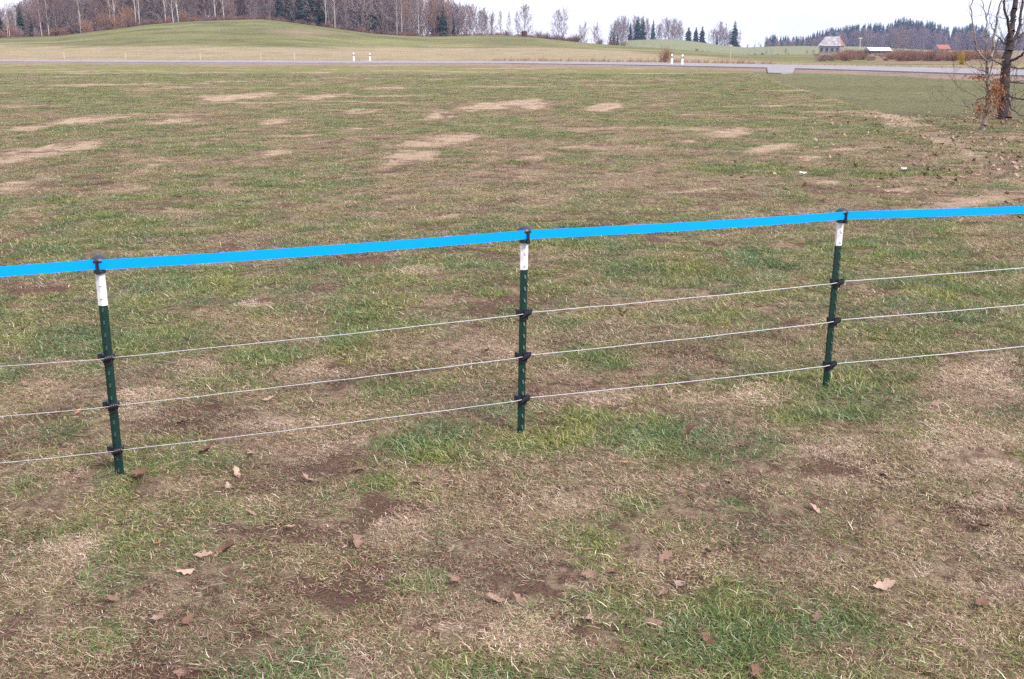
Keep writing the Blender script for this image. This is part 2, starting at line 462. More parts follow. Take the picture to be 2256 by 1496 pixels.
col = col * (1 - 0.8 * fm)[:, None] + BROWN * (0.9 + 0.5 * fine)[:, None] * 0.8 * fm[:, None]
# shade of the hollow on the hill's shoulder, painted brown into the ground colour
hollow_shade = np.exp(-((ppx - 660) / 75) ** 2 - ((ppy - 71 - (ppx - 660) * 0.035) / 5.0) ** 2) * (fy > 180)
col = col * (1 - 0.75 * hollow_shade)[:, None] + BROWN * 0.75 * hollow_shade[:, None]
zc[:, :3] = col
zc[:, 3] = np.where(fy > yf_, 1.0, 0.0)
nv = (fy <= yf_) * (1 - sstep(5, 10, (yn_ - fy) * 75.0 / np.maximum(yn_, 30) + 6 * jit))
zc[:, :3] = np.where((fy <= yf_)[:, None], VERGE * (1 + 0.5 * fine)[:, None], zc[:, :3])
zc[:, 3] = np.maximum(zc[:, 3], nv)
rfm = (rf_ > 0) & (fy < yn_ - 4)
zc[:, :3] = np.where((rfm & (zc[:, 3] < 0.02))[:, None], RF * (1 + 0.25 * jit)[:, None], zc[:, :3])
zc[:, 3] = np.where(rfm, np.maximum(zc[:, 3], 0.9), zc[:, 3])

def ground_material():
    m = bpy.data.materials.new('turf_and_soil'); m.use_nodes = True
    n, l = m.node_tree.nodes, m.node_tree.links
    b = n['Principled BSDF']; b.inputs['Roughness'].default_value = 0.95; b.inputs['Specular IOR Level'].default_value = 0.1
    a1 = n.new('ShaderNodeAttribute'); a1.attribute_name = 'turf'
    a2 = n.new('ShaderNodeAttribute'); a2.attribute_name = 'field'
    sp = n.new('ShaderNodeSeparateColor'); l.new(a1.outputs['Color'], sp.inputs[0])
    geo = n.new('ShaderNodeNewGeometry')
    def noise(scale, detail=6, rough=0.6, vec=None):
        t = n.new('ShaderNodeTexNoise'); t.inputs['Scale'].default_value = scale; t.inputs['Detail'].default_value = detail
        t.inputs['Roughness'].default_value = rough
        l.new(vec or geo.outputs['Position'], t.inputs['Vector']); return t.outputs['Fac']
    def math_(op, a, b_=None, c=None):
        t = n.new('ShaderNodeMath'); t.operation = op
        for i, v in enumerate((a, b_, c)):
            if v is None: continue
            if isinstance(v, (int, float)): t.inputs[i].default_value = v
            else: l.new(v, t.inputs[i])
        return t.outputs[0]
    def mix(f, a, b_):
        t = n.new('ShaderNodeMix'); t.data_type = 'RGBA'
        for i, v in ((0, f), (6, a), (7, b_)):
            if isinstance(v, (int, float)): t.inputs[i].default_value = v
            elif isinstance(v, tuple): t.inputs[i].default_value = (*v, 1)
            else: l.new(v, t.inputs[i])
        return t.outputs[2]
    def mrange(v, a, b_, c=0, d=1):
        t = n.new('ShaderNodeMapRange'); l.new(v, t.inputs[0])
        for i, x in enumerate((a, b_, c, d)): t.inputs[i + 1].default_value = x
        return t.outputs[0]
    nf, nm, nb = noise(90, 8, 0.75), noise(14, 6), noise(1.1, 5)
    soil = mix(mrange(nf, 0.35, 0.65), (0.085, 0.045, 0.033), (0.255, 0.155, 0.115))
    straw = mix(mrange(nf, 0.3, 0.7), (0.30, 0.205, 0.135), (0.60, 0.455, 0.33))
    green = mix(mrange(nf, 0.3, 0.7), (0.085, 0.105, 0.030), (0.25, 0.25, 0.085))
    green = mix(mrange(nb, 0.35, 0.65), green, mix(0.5, green, (0.22, 0.20, 0.08)))
    gf = math_('ADD', sp.outputs[0], math_('MULTIPLY', math_('SUBTRACT', nm, 0.5), 1.2))
    c = mix(mrange(gf, 0.15, 0.75), mix(mrange(nm, 0.4, 0.6), soil, straw), green)
    pf = math_('ADD', sp.outputs[1], math_('MULTIPLY', math_('SUBTRACT', nm, 0.5), 0.7))
    c = mix(mrange(pf, 0.2, 0.75), c, straw)
    bf = math_('ADD', sp.outputs[2], math_('MULTIPLY', math_('SUBTRACT', nm, 0.5), 0.6))
    c = mix(mrange(bf, 0.25, 0.8), c, soil)
    fn = noise(2.2, 8, 0.7); fvar = mrange(fn, 0.3, 0.7, 0.72, 1.28)
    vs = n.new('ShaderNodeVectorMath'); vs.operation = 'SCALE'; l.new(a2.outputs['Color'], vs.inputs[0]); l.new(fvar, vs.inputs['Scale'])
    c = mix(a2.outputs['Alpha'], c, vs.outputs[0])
    l.new(c, b.inputs['Base Color'])
    bp = n.new('ShaderNodeBump'); bp.inputs['Strength'].default_value = 1.0; bp.inputs['Distance'].default_value = 0.035
    l.new(math_('ADD', nf, math_('MULTIPLY', nm, 2.0)), bp.inputs['Height']); l.new(bp.outputs[0], b.inputs['Normal'])
    return m

gm = np_mesh('ground', V, Q, [ground_material()], smooth=True)
a = gm.attributes.new('turf', 'FLOAT_COLOR', 'POINT'); a.data.foreach_set('color', turf_col.ravel())
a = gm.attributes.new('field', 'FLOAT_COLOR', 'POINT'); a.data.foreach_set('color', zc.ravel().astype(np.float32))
ground = obj('ground', gm); tag(ground, 'patchy winter meadow running from the fence to the wooded hill', 'meadow', kind='structure')

# wide base sheet below, out to the horizon on every side
base = MB().box((0, 800, -2.6), (3000, 2400, 0.2)).build('terrain', principled('distant_soil', (0.21, 0.21, 0.10), 0.95, 0.1, scale=0.02))
tag(base, 'flat farmland reaching to the horizon', 'terrain', kind='structure')

# road on its bank, with a side turning
def strip(name, A, B, mat, lift):
    vs = []
    for p, q in zip(A, B):
        vs += [(p.x, p.y, p.z + lift), (q.x, q.y, q.z + lift), (q.x, q.y, q.z + lift - 0.3), (p.x, p.y, p.z + lift - 0.3)]
    fs = []
    for i in range(len(A) - 1):
        a, b = 4 * i, 4 * i + 4
        fs += [(a, b, b + 1, a + 1), (a, a + 3, b + 3, b), (a + 1, b + 1, b + 2, a + 2)]
    return obj(name, new_mesh(name, vs, fs, [mat]))
def resample(pts, n=90):
    pts = [np.array(p) for p in pts]
    d = np.concatenate([[0], np.cumsum([np.linalg.norm(b - a) for a, b in zip(pts, pts[1:])])])
    t = np.linspace(0, d[-1], n); P = np.array(pts)
    return [Vector([np.interp(x, d, P[:, k]) for k in range(3)]) for x in t]
rn, rf = resample(road_near_pts), resample(road_far_pts)
road = strip('road', rn, rf, M_ASPHALT, 0.05)
tag(road, 'grey asphalt country road crossing behind the meadow', 'road', kind='structure')
M_LINE = principled('worn_white_line', (0.62, 0.62, 0.63), 0.7, 0.2, var=0.2, scale=1.0)
for nm_, off in (('edge_line', 0.25), ('edge_line', ROAD_W - 0.37)):
    A = [p.lerp(q, off / ROAD_W) for p, q in zip(rn, rf)]; B = [p.lerp(q, (off + 0.12) / ROAD_W) for p, q in zip(rn, rf)]
    vs, fs = [], []
    for p, q in zip(A, B): vs += [(p.x, p.y, p.z + 0.056), (q.x, q.y, q.z + 0.056)]
    for i in range(len(A) - 1): fs.append((2 * i, 2 * i + 2, 2 * i + 3, 2 * i + 1))
    obj(nm_, new_mesh(nm_, vs, fs, [M_LINE]), road)
ap = [ground_at(1690, 149.0, 0.10), ground_at(1692, 160.5, 0.06), ground_at(1722, 161.5, 0.06), ground_at(1746, 160.5, 0.06), ground_at(1752, 150.8, 0.10)]
ap = [Vector((p.x, p.y, 0.152 if i in (0, 4) else 0.085)) for i, p in enumerate(ap)]
mid = Vector(((ap[0].x + ap[4].x) / 2, ap[0].y + 0.5, 0.12))
side = MB(); n5 = len(ap)
side.add([(p.x, p.y, p.z) for p in ap] + [(p.x, p.y, -0.2) for p in ap],
         [tuple(range(n5))] + [(i, i + n5, (i + 1) % n5 + n5, (i + 1) % n5) for i in range(n5)])
so = side.build('side_road', M_ASPHALT); tag(so, 'short paved turning joining the near edge of the road', 'side road', kind='structure')

# ------------------------------------------------------------------ fence
POSTS = [  # base px, top-of-cap px
    ((264, 1048), (216, 560)), ((1148, 952), (1156.5, 496)), ((1821, 852), (1856, 457))]
post_info = []
for (bx, by), (tx, ty) in POSTS:
    B = ground_at(bx, by, 0.0)
    T = at(tx, ty, B.y)
    post_info.append((B, T))
H0 = post_info[1][1].z                      # centre post height incl. cap
def h_of(py, k=1): return at(1150, py, post_info[k][0].y).z
HT = {'wire': [h_of(876), h_of(782), h_of(688)], 'white': h_of(594), 'collar': h_of(533.5), 'dome': h_of(511), 'tape': h_of(514.8)}
# direction of the spans that leave the picture
def ext(k, px, py):
    zt = HT['tape'] * post_info[k][1].z / H0
    P = ground_at(px, py, zt); Q_ = post_info[k][0]
    d = Vector((P.x - (post_info[k][1].x), P.y - Q_.y, 0)).normalized()
    return d
dl = ext(0, 0, 594.5); dr = ext(2, 2256, 459)
SP = (post_info[1][0] - post_info[0][0]).length
Lb = post_info[0][0] + dl * SP; Rb = post_info[2][0] + dr * SP
allp = [(Lb, Lb + Vector((0.01, 0.02, post_info[0][1].z)))] + post_info + [(Rb, Rb + Vector((0.02, 0.03, post_info[2][1].z)))]
LABELS = ['steel fence post standing just past the left edge, next along the blue tape',
          'dark green steel fence post with white tip, leftmost and nearest the camera',
          'dark green steel fence post with white tip in the middle of the picture',
          'dark green steel fence post with white tip, on the right, leaning rightwards',
          'steel fence post standing just past the right edge, next along the blue tape']

PIX = [dict(wire=(989, 891, 786), white=673), dict(wire=(876, 782, 688), white=594), dict(wire=(801, 705, 620), white=541)]
POST_H = [None] * 5
for k_, d_ in enumerate(PIX):
    B_, T_ = post_info[k_]
    loc = lambda py: at(0, py, B_.y).z / T_.z * H0
    POST_H[k_ + 1] = dict(wire=[loc(y) for y in d_['wire']], white=loc(d_['white']))
def end_heights(k, px, pys, Pend):       # wire heights on a post out of view, from where the wires leave the picture
    B_, T_ = post_info[k]; ref = POST_H[k + 1]; out = []
    for y, h in zip(pys, ref['wire']):
        z0 = h * T_.z / H0
        a_ = B_; d_ = Pend - B_
        t_ = 0.3
        for _ in range(30):                # where the span crosses the image column
            p_ = a_ + d_ * t_; q_ = at(px, y, p_.y); t_ += (q_.x - p_.x) / d_.x * 0.9
        zq = at(px, y, (a_ + d_ * t_).y).z
        out.append((z0 + (zq - z0) / max(t_, 0.15)) / T_.z * H0)
    return dict(wire=[min(max(o_, h - 0.05), h + 0.05) for o_, h in zip(out, ref['wire'])], white=ref['white'])
POST_H[0] = end_heights(0, 0, (1010, 907, 797), Lb)
POST_H[4] = end_heights(2, 2256, (740, 663, 580), Rb)
def t_section(z0, z1, fw=0.036, ft=0.004, sd=0.030, st=0.005):
    return MB().prism([(-fw / 2, ft * 0.2), (-0.003, -ft * 1.9), (0.003, -ft * 1.9), (fw / 2, ft * 0.2), (fw / 2, ft * 1.0), (st / 2, ft * 0.6), (st / 2, sd), (-st / 2, sd), (-st / 2, ft * 0.6), (-fw / 2, ft * 1.0)], z0, z1)
def stud_mesh(mat):
    b = MB(); w, h, d = 0.0055, 0.011, 0.0125
    b.add([(-w, -0.003, -h), (w, -0.003, -h), (w, -0.003, h), (-w, -0.003, h), (-w * 0.6, -0.003 - d, -h * 0.75), (w * 0.6, -0.003 - d, -h * 0.75), (w * 0.5, -0.003 - d * 0.45, h * 0.6), (-w * 0.5, -0.003 - d * 0.45, h * 0.6)],
          [(0, 1, 5, 4), (1, 2, 6, 5), (2, 3, 7, 6), (3, 0, 4, 7), (4, 5, 6, 7)])
    return b.mesh('stud', mat)
stud_g, stud_w = stud_mesh(M_GREEN_STEEL), stud_mesh(M_WHITE_STEEL)
zt_, zc_, zd_ = H0, HT['collar'], HT['dome']
dome = MB()
prof = [(0.0215, zc_ - 0.002), (0.0238, zc_), (0.0238, zc_ + 0.018), (0.0185, zc_ + 0.018), (0.0185, zd_ - 0.004), (0.030, zd_ - 0.002), (0.0345, zd_ + 0.001)]
R_ = 0.0345
for k in range(1, 8):
    a_ = k / 8 * math.pi / 2
    prof.append((R_ * math.cos(a_), zd_ + 0.001 + (zt_ - zd_ - 0.001) * math.sin(a_)))
prof.append((0.001, zt_))
dome.lathe(prof, 28)
cap_me = dome.mesh('cap_insulator', M_CAP_PLASTIC, smooth=True)
clip = MB()
clip.box((0, -0.0345, (zc_ + zd_) / 2 + 0.005), (0.0105, 0.0065, zd_ - zc_ + 0.006))
clip.box((0, -0.0275, zd_ + 0.004), (0.0105, 0.0195, 0.007))
clip.box((0, -0.0275, zc_ + 0.003), (0.0135, 0.0195, 0.009))
clip.box((0, -0.0365, zc_ + 0.004), (0.016, 0.006, 0.012))
clip_me = clip.mesh('tape_clip', M_BLACK_PLASTIC)
# wire insulator: strap round the post, jaw on the left, ribbed knob in front on the right
strap = MB().box((0.0, 0.002, 0), (0.049, 0.030, 0.026)).box((-0.030, -0.008, 0.006), (0.014, 0.024, 0.027)).box((0.0, -0.014, -0.016), (0.030, 0.014, 0.028))
strap_me = strap.mesh('strap', M_BLACK_PLASTIC)
knob = MB()
for k in range(5):
    Mx = Matrix.Translation((0.004 + 0.0072 * (k - 1.8), -0.024, 0.0015 * (k - 2))) @ Matrix.Rotation(math.radians(28), 4, 'Y') @ Matrix.Rotation(math.pi / 2, 4, 'Y')
    r = 0.0195 - 0.0012 * abs(k - 2)
    knob.lathe([(r * 0.7, -0.0034), (r, -0.0012), (r, 0.0012), (r * 0.7, 0.0034)], 16, Mx)
knob_me = knob.mesh('ribbed_knob', M_BLACK_PLASTIC)

wire_pts, tape_pts = [[], [], []], []
n_p = len(allp)
for k, (B, T) in enumerate(allp):
    root = bpy.data.objects.new('fence_post', None); COL.objects.link(root)
    root.empty_display_size = 0.1
    d = (allp[min(k + 1, n_p - 1)][0] - allp[max(k - 1, 0)][0]); rz = math.atan2(d.y, d.x) + math.radians([0, -9, 6, 6, 0][k])
    ax = (T - Vector((B.x, B.y, 0))).normalized()
    q = Vector((0, 0, 1)).rotation_difference(ax)
    s = (T - B).length / H0
    root.matrix_world = Matrix.Translation(Vector((B.x, B.y, 0))) @ q.to_matrix().to_4x4() @ Matrix.Rotation(rz, 4, 'Z') @ Matrix.Diagonal((s, s, s, 1))
    W = root.matrix_world.copy()
    tag(root, LABELS[k], 'fence post', 'steel posts of the taped fence')
    PH = POST_H[k]
    obj('shaft', t_section(-0.28, PH['white']).mesh('shaft', M_GREEN_STEEL), root)
    obj('white_tip', t_section(PH['white'], HT['collar'] + 0.01, 0.0375, 0.0046, 0.031, 0.0058).mesh('white_tip', M_WHITE_STEEL), root)
    z = 0.03
    while z < HT['collar'] - 0.025:
        if min(abs(z - w) for w in PH['wire']) > 0.022 and abs(z - PH['white']) > 0.012:
            so = obj('stud', stud_w if z > PH['white'] else stud_g, root, (0, 0, z))
        z += 0.054
    c_ = obj('cap_insulator', cap_me, root)
    cl = obj('tape_clip', clip_me, c_)
    for w in range(3):
        wi = obj('wire_insulator', strap_me, root, (0, 0, PH['wire'][w]))
        kn = obj('ribbed_knob', knob_me, wi)
        wire_pts[w].append([W @ Vector((-0.045, -0.0235, PH['wire'][w] - 0.004)), W @ Vector((0.0, -0.0235, PH['wire'][w] - 0.0005)), W @ Vector((0.03, -0.0235, PH['wire'][w] + 0.003))])
    tape_pts.append([W @ Vector((-0.03, -0.0275, HT['tape'])), W @ Vector((0, -0.0285, HT['tape'])), W @ Vector((0.03, -0.0275, HT['tape']))])

rng = random.Random(7)
WL = ['lowest of the three thin galvanised wires strung along the fence posts', 'middle one of the three thin galvanised wires strung along the fence posts',
      'top one of the three thin galvanised wires strung below the blue tape']
for w in range(3):
    pts, rad = [], []
    for k in range(n_p):
        for p in wire_pts[w][k]:
            pts.append(p); rad.append(0.0007 + 0.00042 * k)
        if k < n_p - 1:
            a, b = wire_pts[w][k][-1], wire_pts[w][k + 1][0]
            for j in range(1, 16):
                t = j / 16
                p = a.lerp(b, t); p.z -= 0.004 * 4 * t * (1 - t) + rng.uniform(-0.0012, 0.0012)
                pts.append(p); rad.append(0.0007 + 0.00042 * (k + t))
    wo = MB().tube(pts, rad, 6).build('fence_wire', M_WIRE, smooth=True)
    tag(wo, WL[w], 'wire', 'wires of the fence')
vs, fs = [], []
pts = []
for k in range(n_p):
    pts += tape_pts[k]
    if k < n_p - 1:
        a, b = tape_pts[k][-1], tape_pts[k + 1][0]
        for j in range(1, 20):
            t = j / 20; p = a.lerp(b, t); p.z -= 0.006 * 4 * t * (1 - t); pts.append(p)
for i, p in enumerate(pts):
    d = (pts[min(i + 1, len(pts) - 1)] - pts[max(i - 1, 0)]); d.z = 0; d.normalize()
    nrm = Vector((d.y, -d.x, 0)); h = 0.0198
    tw = 0.03 * math.sin(i * 0.31)
    up = Vector((nrm.x * tw, nrm.y * tw, 1)).normalized() * h
    vs += [p + up + nrm * 0.0006, p - up + nrm * 0.0006, p - up - nrm * 0.0006, p + up - nrm * 0.0006]
for i in range(len(pts) - 1):
    a, b = 4 * i, 4 * i + 4
    fs += [(a, a + 1, b + 1, b), (a + 1, a + 2, b + 2, b + 1), (a + 2, a + 3, b + 3, b + 2), (a + 3, a, b, b + 3)]
tp = obj('fence_tape', new_mesh('fence_tape', vs, fs, [M_TAPE]))
tag(tp, 'bright blue flat tape stretched along the tops of the fence posts', 'fence tape')

# ------------------------------------------------------------------ scatter helper (for uncountable stuff only)
def scatter(name, pts, idx, rot, scl, protos, label, cat):
    pc = bpy.data.collections.new(name + '_pieces')
    for i, me in enumerate(protos):
        o = bpy.data.objects.new('%s_piece_%03d' % (name, i), me); pc.objects.link(o)
    me = bpy.data.meshes.new(name)
    me.vertices.add(len(pts)); me.vertices.foreach_set('co', np.asarray(pts, np.float32).ravel())
    a = me.attributes.new('idx', 'INT', 'POINT'); a.data.foreach_set('value', np.asarray(idx, np.int32))
    a = me.attributes.new('rot', 'FLOAT_VECTOR', 'POINT'); a.data.foreach_set('vector', np.asarray(rot, np.float32).ravel())
    a = me.attributes.new('scl', 'FLOAT_VECTOR', 'POINT'); a.data.foreach_set('vector', np.asarray(scl, np.float32).ravel())
    o = obj(name, me); tag(o, label, cat, kind='stuff')
    g = bpy.data.node_groups.new(name + '_scatter', 'GeometryNodeTree')
    g.interface.new_socket('Geometry', in_out='INPUT', socket_type='NodeSocketGeometry')
    g.interface.new_socket('Geometry', in_out='OUTPUT', socket_type='NodeSocketGeometry')
    n, l = g.nodes, g.links
    gi, go = n.new('NodeGroupInput'), n.new('NodeGroupOutput')
    ci = n.new('GeometryNodeCollectionInfo'); ci.inputs['Collection'].default_value = pc
    ci.inputs['Separate Children'].default_value = True; ci.inputs['Reset Children'].default_value = True
    ip = n.new('GeometryNodeInstanceOnPoints'); ip.inputs['Pick Instance'].default_value = True
    def na(nm, t):
        x = n.new('GeometryNodeInputNamedAttribute'); x.data_type = t; x.inputs['Name'].default_value = nm
        return [s for s in x.outputs if s.enabled and s.name == 'Attribute'][0]
    l.new(gi.outputs[0], ip.inputs['Points']); l.new(ci.outputs[0], ip.inputs['Instance'])
    l.new(na('idx', 'INT'), ip.inputs['Instance Index'])
    e2r = n.new('FunctionNodeEulerToRotation'); l.new(na('rot', 'FLOAT_VECTOR'), e2r.inputs[0]); l.new(e2r.outputs[0], ip.inputs['Rotation'])
    l.new(na('scl', 'FLOAT_VECTOR'), ip.inputs['Scale']); l.new(ip.outputs[0], go.inputs[0])
    md = o.modifiers.new('scatter', 'NODES'); md.node_group = g
    return o

# ------------------------------------------------------------------ grass
M_BLADE = ramp_material('green_blades', [(0.0, (0.035, 0.060, 0.020)), (0.3, (0.095, 0.135, 0.040)), (0.6, (0.20, 0.235, 0.080)), (0.82, (0.32, 0.33, 0.15)), (1.0, (0.50, 0.51, 0.34))], 0.6, 0.18, drift=((0.72, 0.92, 0.95), (1.16, 1.10, 0.76)))
M_STRAW = ramp_material('dry_blades', [(0.0, (0.085, 0.046, 0.034)), (0.3, (0.24, 0.155, 0.106)), (0.6, (0.43, 0.305, 0.215)), (0.85, (0.61, 0.48, 0.375)), (1.0, (0.78, 0.68, 0.58))], 0.75, 0.1, drift=((0.86, 0.80, 0.78), (1.1, 1.08, 1.02)))
NR = np.random.default_rng(11)

def blade_patch(name, n, R, Lr, lean, green, width, curl=0.5, tone=0.41):
    """n curved blades scattered over a disc of radius R"""
    r = R * np.sqrt(NR.random(n)); a = NR.random(n) * 2 * np.pi
    bx, by = r * np.cos(a), r * np.sin(a)
    az = NR.random(n) * 2 * np.pi
    L = NR.uniform(*Lr, n); le = np.radians(np.clip(NR.normal(lean[0], lean[1], n), 2, 88))
    cu = NR.uniform(0.2, 1.0, n) * curl
    side = NR.normal(0, 0.35, n)
    w = width * NR.uniform(0.55, 1.25, n)
    ts = np.array([0, 0.4, 0.75, 1.0]); ws = np.array([1, 0.9, 0.62, 0.0])
    P = []
    x = np.zeros(n); z = np.zeros(n); prev = 0
    hx, hz = [], []
    for t in ts:
        ang = le + cu * t * 1.1
        x = x + L * (t - prev) * np.sin(ang); z = z + L * (t - prev) * np.cos(ang); prev = t
        hx.append(x.copy()); hz.append(np.maximum(z, 0.002 + 0.006 * t) + 0.0)
    V, F = [], []
    ca, sa = np.cos(az), np.sin(az)
    z0 = NR.uniform(-0.004, 0.012, n)
    for j, t in enumerate(ts):
        sx = side * L * t * t
        cx_, cy_ = bx + ca * hx[j] - sa * sx, by + sa * hx[j] + ca * sx
        if j < 3:
            V.append(np.stack([cx_ - sa * w * ws[j], cy_ + ca * w * ws[j], hz[j] + z0], 1)); V.append(np.stack([cx_ + sa * w * ws[j], cy_ - ca * w * ws[j], hz[j] + z0 + 0.3 * w], 1))
        else:
            V.append(np.stack([cx_, cy_, hz[j] + z0], 1))
    V = np.stack(V, 1).reshape(-1, 3)          # 7 verts per blade
    b = np.arange(n)[:, None] * 7
    T = np.concatenate([b + np.array([[0, 1, 3]]), b + np.array([[0, 3, 2]]), b + np.array([[2, 3, 5]]), b + np.array([[2, 5, 4]]), b + np.array([[4, 5, 6]])], 0)
    me = np_mesh(name, V, T, [M_BLADE, M_STRAW])
    isg = NR.random(n) < green
    mi = np.where(isg, 0, 1).astype(np.int32)
    me.polygons.foreach_set('material_index', np.tile(mi, 5))
    rn_ = np.clip(NR.normal(tone, 0.28, n), 0, 1)
    at_ = me.attributes.new('rnd', 'FLOAT', 'POINT'); at_.data.foreach_set('value', np.repeat(rn_, 7).astype(np.float32))
    me.update()
    return me
protos = []
for k in range(3): protos.append(blade_patch('grass_lush', 260, 0.13, (0.02, 0.062), (50, 20), 0.88, 0.0014, 1.0))
for k in range(4): protos.append(blade_patch('grass_green', 280, 0.15, (0.015, 0.050), (58, 20), 0.80, 0.0014, 0.8))
for k in range(4): protos.append(blade_patch('grass_mixed', 350, 0.15, (0.008, 0.050), (66, 17), 0.42, 0.0012, 0.7))
for k in range(4): protos.append(blade_patch('grass_dry', 480, 0.15, (0.006, 0.040), (74, 14), 0.12, 0.0010, 0.6))
for k in range(3): protos.append(blade_patch('grass_sparse', 95, 0.15, (0.010, 0.040), (70, 16), 0.30, 0.0012, 0.7))
for k in range(3): protos.append(blade_patch('grass_bleached', 520, 0.14, (0.008, 0.040), (76, 12), 0.06, 0.0010, 0.6, 0.62))
IDX = {'lush': (0, 3), 'green': (3, 7), 'mixed': (7, 11), 'dry': (11, 15)}

def sample_ring(y0, y1, dens):
    w0, w1 = 0.60 * y0 + 1.9, 0.60 * y1 + 1.9
    area = (w0 + w1) * (y1 - y0)
    n = int(area * dens)
    t = NR.random(n); y = y0 + (y1 - y0) * t
    x = (NR.random(n) * 2 - 1) * (0.60 * y + 1.9)
    keep = NR.random(n) < (0.60 * y + 1.9) / (0.60 * y1 + 1.9)
    return x[keep], y[keep]
PX, PY, PS = [], [], []
for y0, y1, dens, s in ((1.9, 5.0, 190, 0.78), (5.0, 6.5, 150, 0.88), (6.5, 11, 95, 1.0), (11, 18, 60, 1.12), (18, 30, 34, 1.3), (30, 48, 16, 1.6), (48, 78, 7, 2.1)):
    x, y = sample_ring(y0, y1, dens); PX.append(x); PY.append(y); PS.append(np.full(len(x), s))
gxs, gys, gss = np.concatenate(PX), np.concatenate(PY), np.concatenate(PS)
g, p, b, lu, rfl = turf(gxs, gys)
R1, R2 = NR.random(len(gxs)), NR.random(len(gxs))
mixn = sstep(0.35, 0.65, fbm(gxs / 0.12, gys / 0.12, 131, 2))
keep = ((rfl < 0.5) | (R1 < 0.12)) & (R1 > (0.42 + 0.22 * mixn) * b) & (R1 > 0.75 * p * sstep(7, 12, gys)) & (gys < road_near_Y(gxs / gys) - 6)
kind = np.where(R2 < sstep(0.45, 0.95, g), 1, np.where(R2 < 0.25 + 0.75 * sstep(0.1, 0.6, g), 2, 3))
kind = np.where(NR.random(len(gxs)) < np.clip(p * 1.1, 0, 1), 3, kind)
kind = np.where((p > 0.42) & (kind == 3) & (NR.random(len(gxs)) < 0.8), 5, kind)
kind = np.where((b > 0.45) & (NR.random(len(gxs)) < 0.5), 4, kind)
kind = np.where((NR.random(len(gxs)) < lu * 0.75) | ((NR.random(len(gxs)) < 0.05) & (g > 0.6)), 0, kind)
kind = np.where(rfl > 0, np.where(R2 < 0.6, 1, 2), kind)
lo = np.array([0, 3, 7, 11, 15, 18])[kind]; cnt = np.array([3, 4, 4, 4, 3, 3])[kind]
gi_ = lo + (NR.random(len(gxs)) * cnt).astype(int)
sx = gss * NR.uniform(0.75, 1.2, len(gxs)); sz = NR.uniform(0.7, 1.15, len(gxs)) * (1 + 0.15 * (lu > 0.6)) * np.where(rfl > 0, 0.6, 1)
pts = np.stack([gxs, gys, ground_z(gxs, gys) - 0.002], 1)[keep]
rot = np.stack([NR.normal(0, 0.05, len(gxs)), NR.normal(0, 0.05, len(gxs)), NR.random(len(gxs)) * 6.283], 1)[keep]
scl = np.stack([sx, sx, sz * np.minimum(sx, 1.15)], 1)[keep]
scatter('grass', pts, gi_[keep], rot, scl, protos, 'short patchy winter grass and dry straw covering the meadow', 'grass')

# ------------------------------------------------------------------ fallen oak leaves
def leaf_mat(name, a, b):
    m = bpy.data.materials.new(name); m.use_nodes = True
    n, l = m.node_tree.nodes, m.node_tree.links; p = n['Principled BSDF']; p.inputs['Roughness'].default_value = 0.7; p.inputs['Specular IOR Level'].default_value = 0.2
    oi = n.new('ShaderNodeObjectInfo'); tc = n.new('ShaderNodeTexCoord'); nz = n.new('ShaderNodeTexNoise'); nz.inputs['Scale'].default_value = 9; nz.inputs['Detail'].default_value = 6
    l.new(tc.outputs['Object'], nz.inputs['Vector'])
    ad = n.new('ShaderNodeMath'); ad.operation = 'MULTIPLY_ADD'; ad.inputs[1].default_value = 1.6; l.new(nz.outputs['Fac'], ad.inputs[0])
    sb = n.new('ShaderNodeMath'); sb.operation = 'SUBTRACT'; sb.inputs[1].default_value = 0.85; l.new(oi.outputs['Random'], sb.inputs[0]); l.new(sb.outputs[0], ad.inputs[2])
    mx = n.new('ShaderNodeMix'); mx.data_type = 'RGBA'; mx.inputs[6].default_value = (*a, 1); mx.inputs[7].default_value = (*b, 1)
    l.new(ad.outputs[0], mx.inputs[0]); l.new(mx.outputs[2], p.inputs['Base Color'])
    return m
M_LEAF = leaf_mat('dry_oak_leaf', (0.19, 0.115, 0.085), (0.42, 0.295, 0.23))
M_LEAF_D = principled('dark_dry_leaf', (0.15, 0.08, 0.055), 0.7, 0.25, var=0.3, scale=60)
M_LEAF_O = principled('orange_dry_leaf', (0.42, 0.20, 0.10), 0.7, 0.25, var=0.25, scale=60)
def leaf_mesh(seed, mat, curl=1.0):
    r = random.Random(seed); n = 17; L = 1.0
    vs, fs = [], []
    ph = r.uniform(0, 1)
    for i in range(n):
        t = i / (n - 1)
        env = 0.30 * math.sin(math.pi * min(1, t * 0.98 + 0.04)) ** 0.7 * (0.55 + 0.7 * t if t < 0.7 else 1.04)
        lobe = 0.42 + 0.58 * abs(math.sin(math.pi * (3.2 * t + ph * 0.2)))
        wl_, wr_ = env * lobe * r.uniform(0.85, 1.15), env * (0.42 + 0.58 * abs(math.sin(math.pi * (3.2 * t + 0.35)))) * r.uniform(0.85, 1.15)
        if t < 0.1: wl_ = wr_ = 0.012
        zb = curl * (0.16 * (t - 0.5) ** 2 * 2 + 0.05 * math.sin(5 * t + seed))
        yb = 0.06 * math.sin(2.5 * t + seed)
        fold = 0.45 * curl
        vs += [(t - 0.5, yb - wl_, zb + wl_ * fold * (1 + 0.5 * math.sin(seed + 4 * t))), (t - 0.5, yb, zb), (t - 0.5, yb + wr_, zb + wr_ * fold * (1 + 0.5 * math.cos(seed + 3 * t)))]
    for i in range(n - 1):
        a = 3 * i
        fs += [(a, a + 1, a + 4, a + 3), (a + 1, a + 2, a + 5, a + 4)]
    return new_mesh('fallen_leaf', vs, fs, [mat], True)
LEAF_ME = [leaf_mesh(s, M_LEAF, c) for s, c in ((1, 0.8), (2, 1.2), (3, 1.0), (4, 1.5), (5, -0.9))]
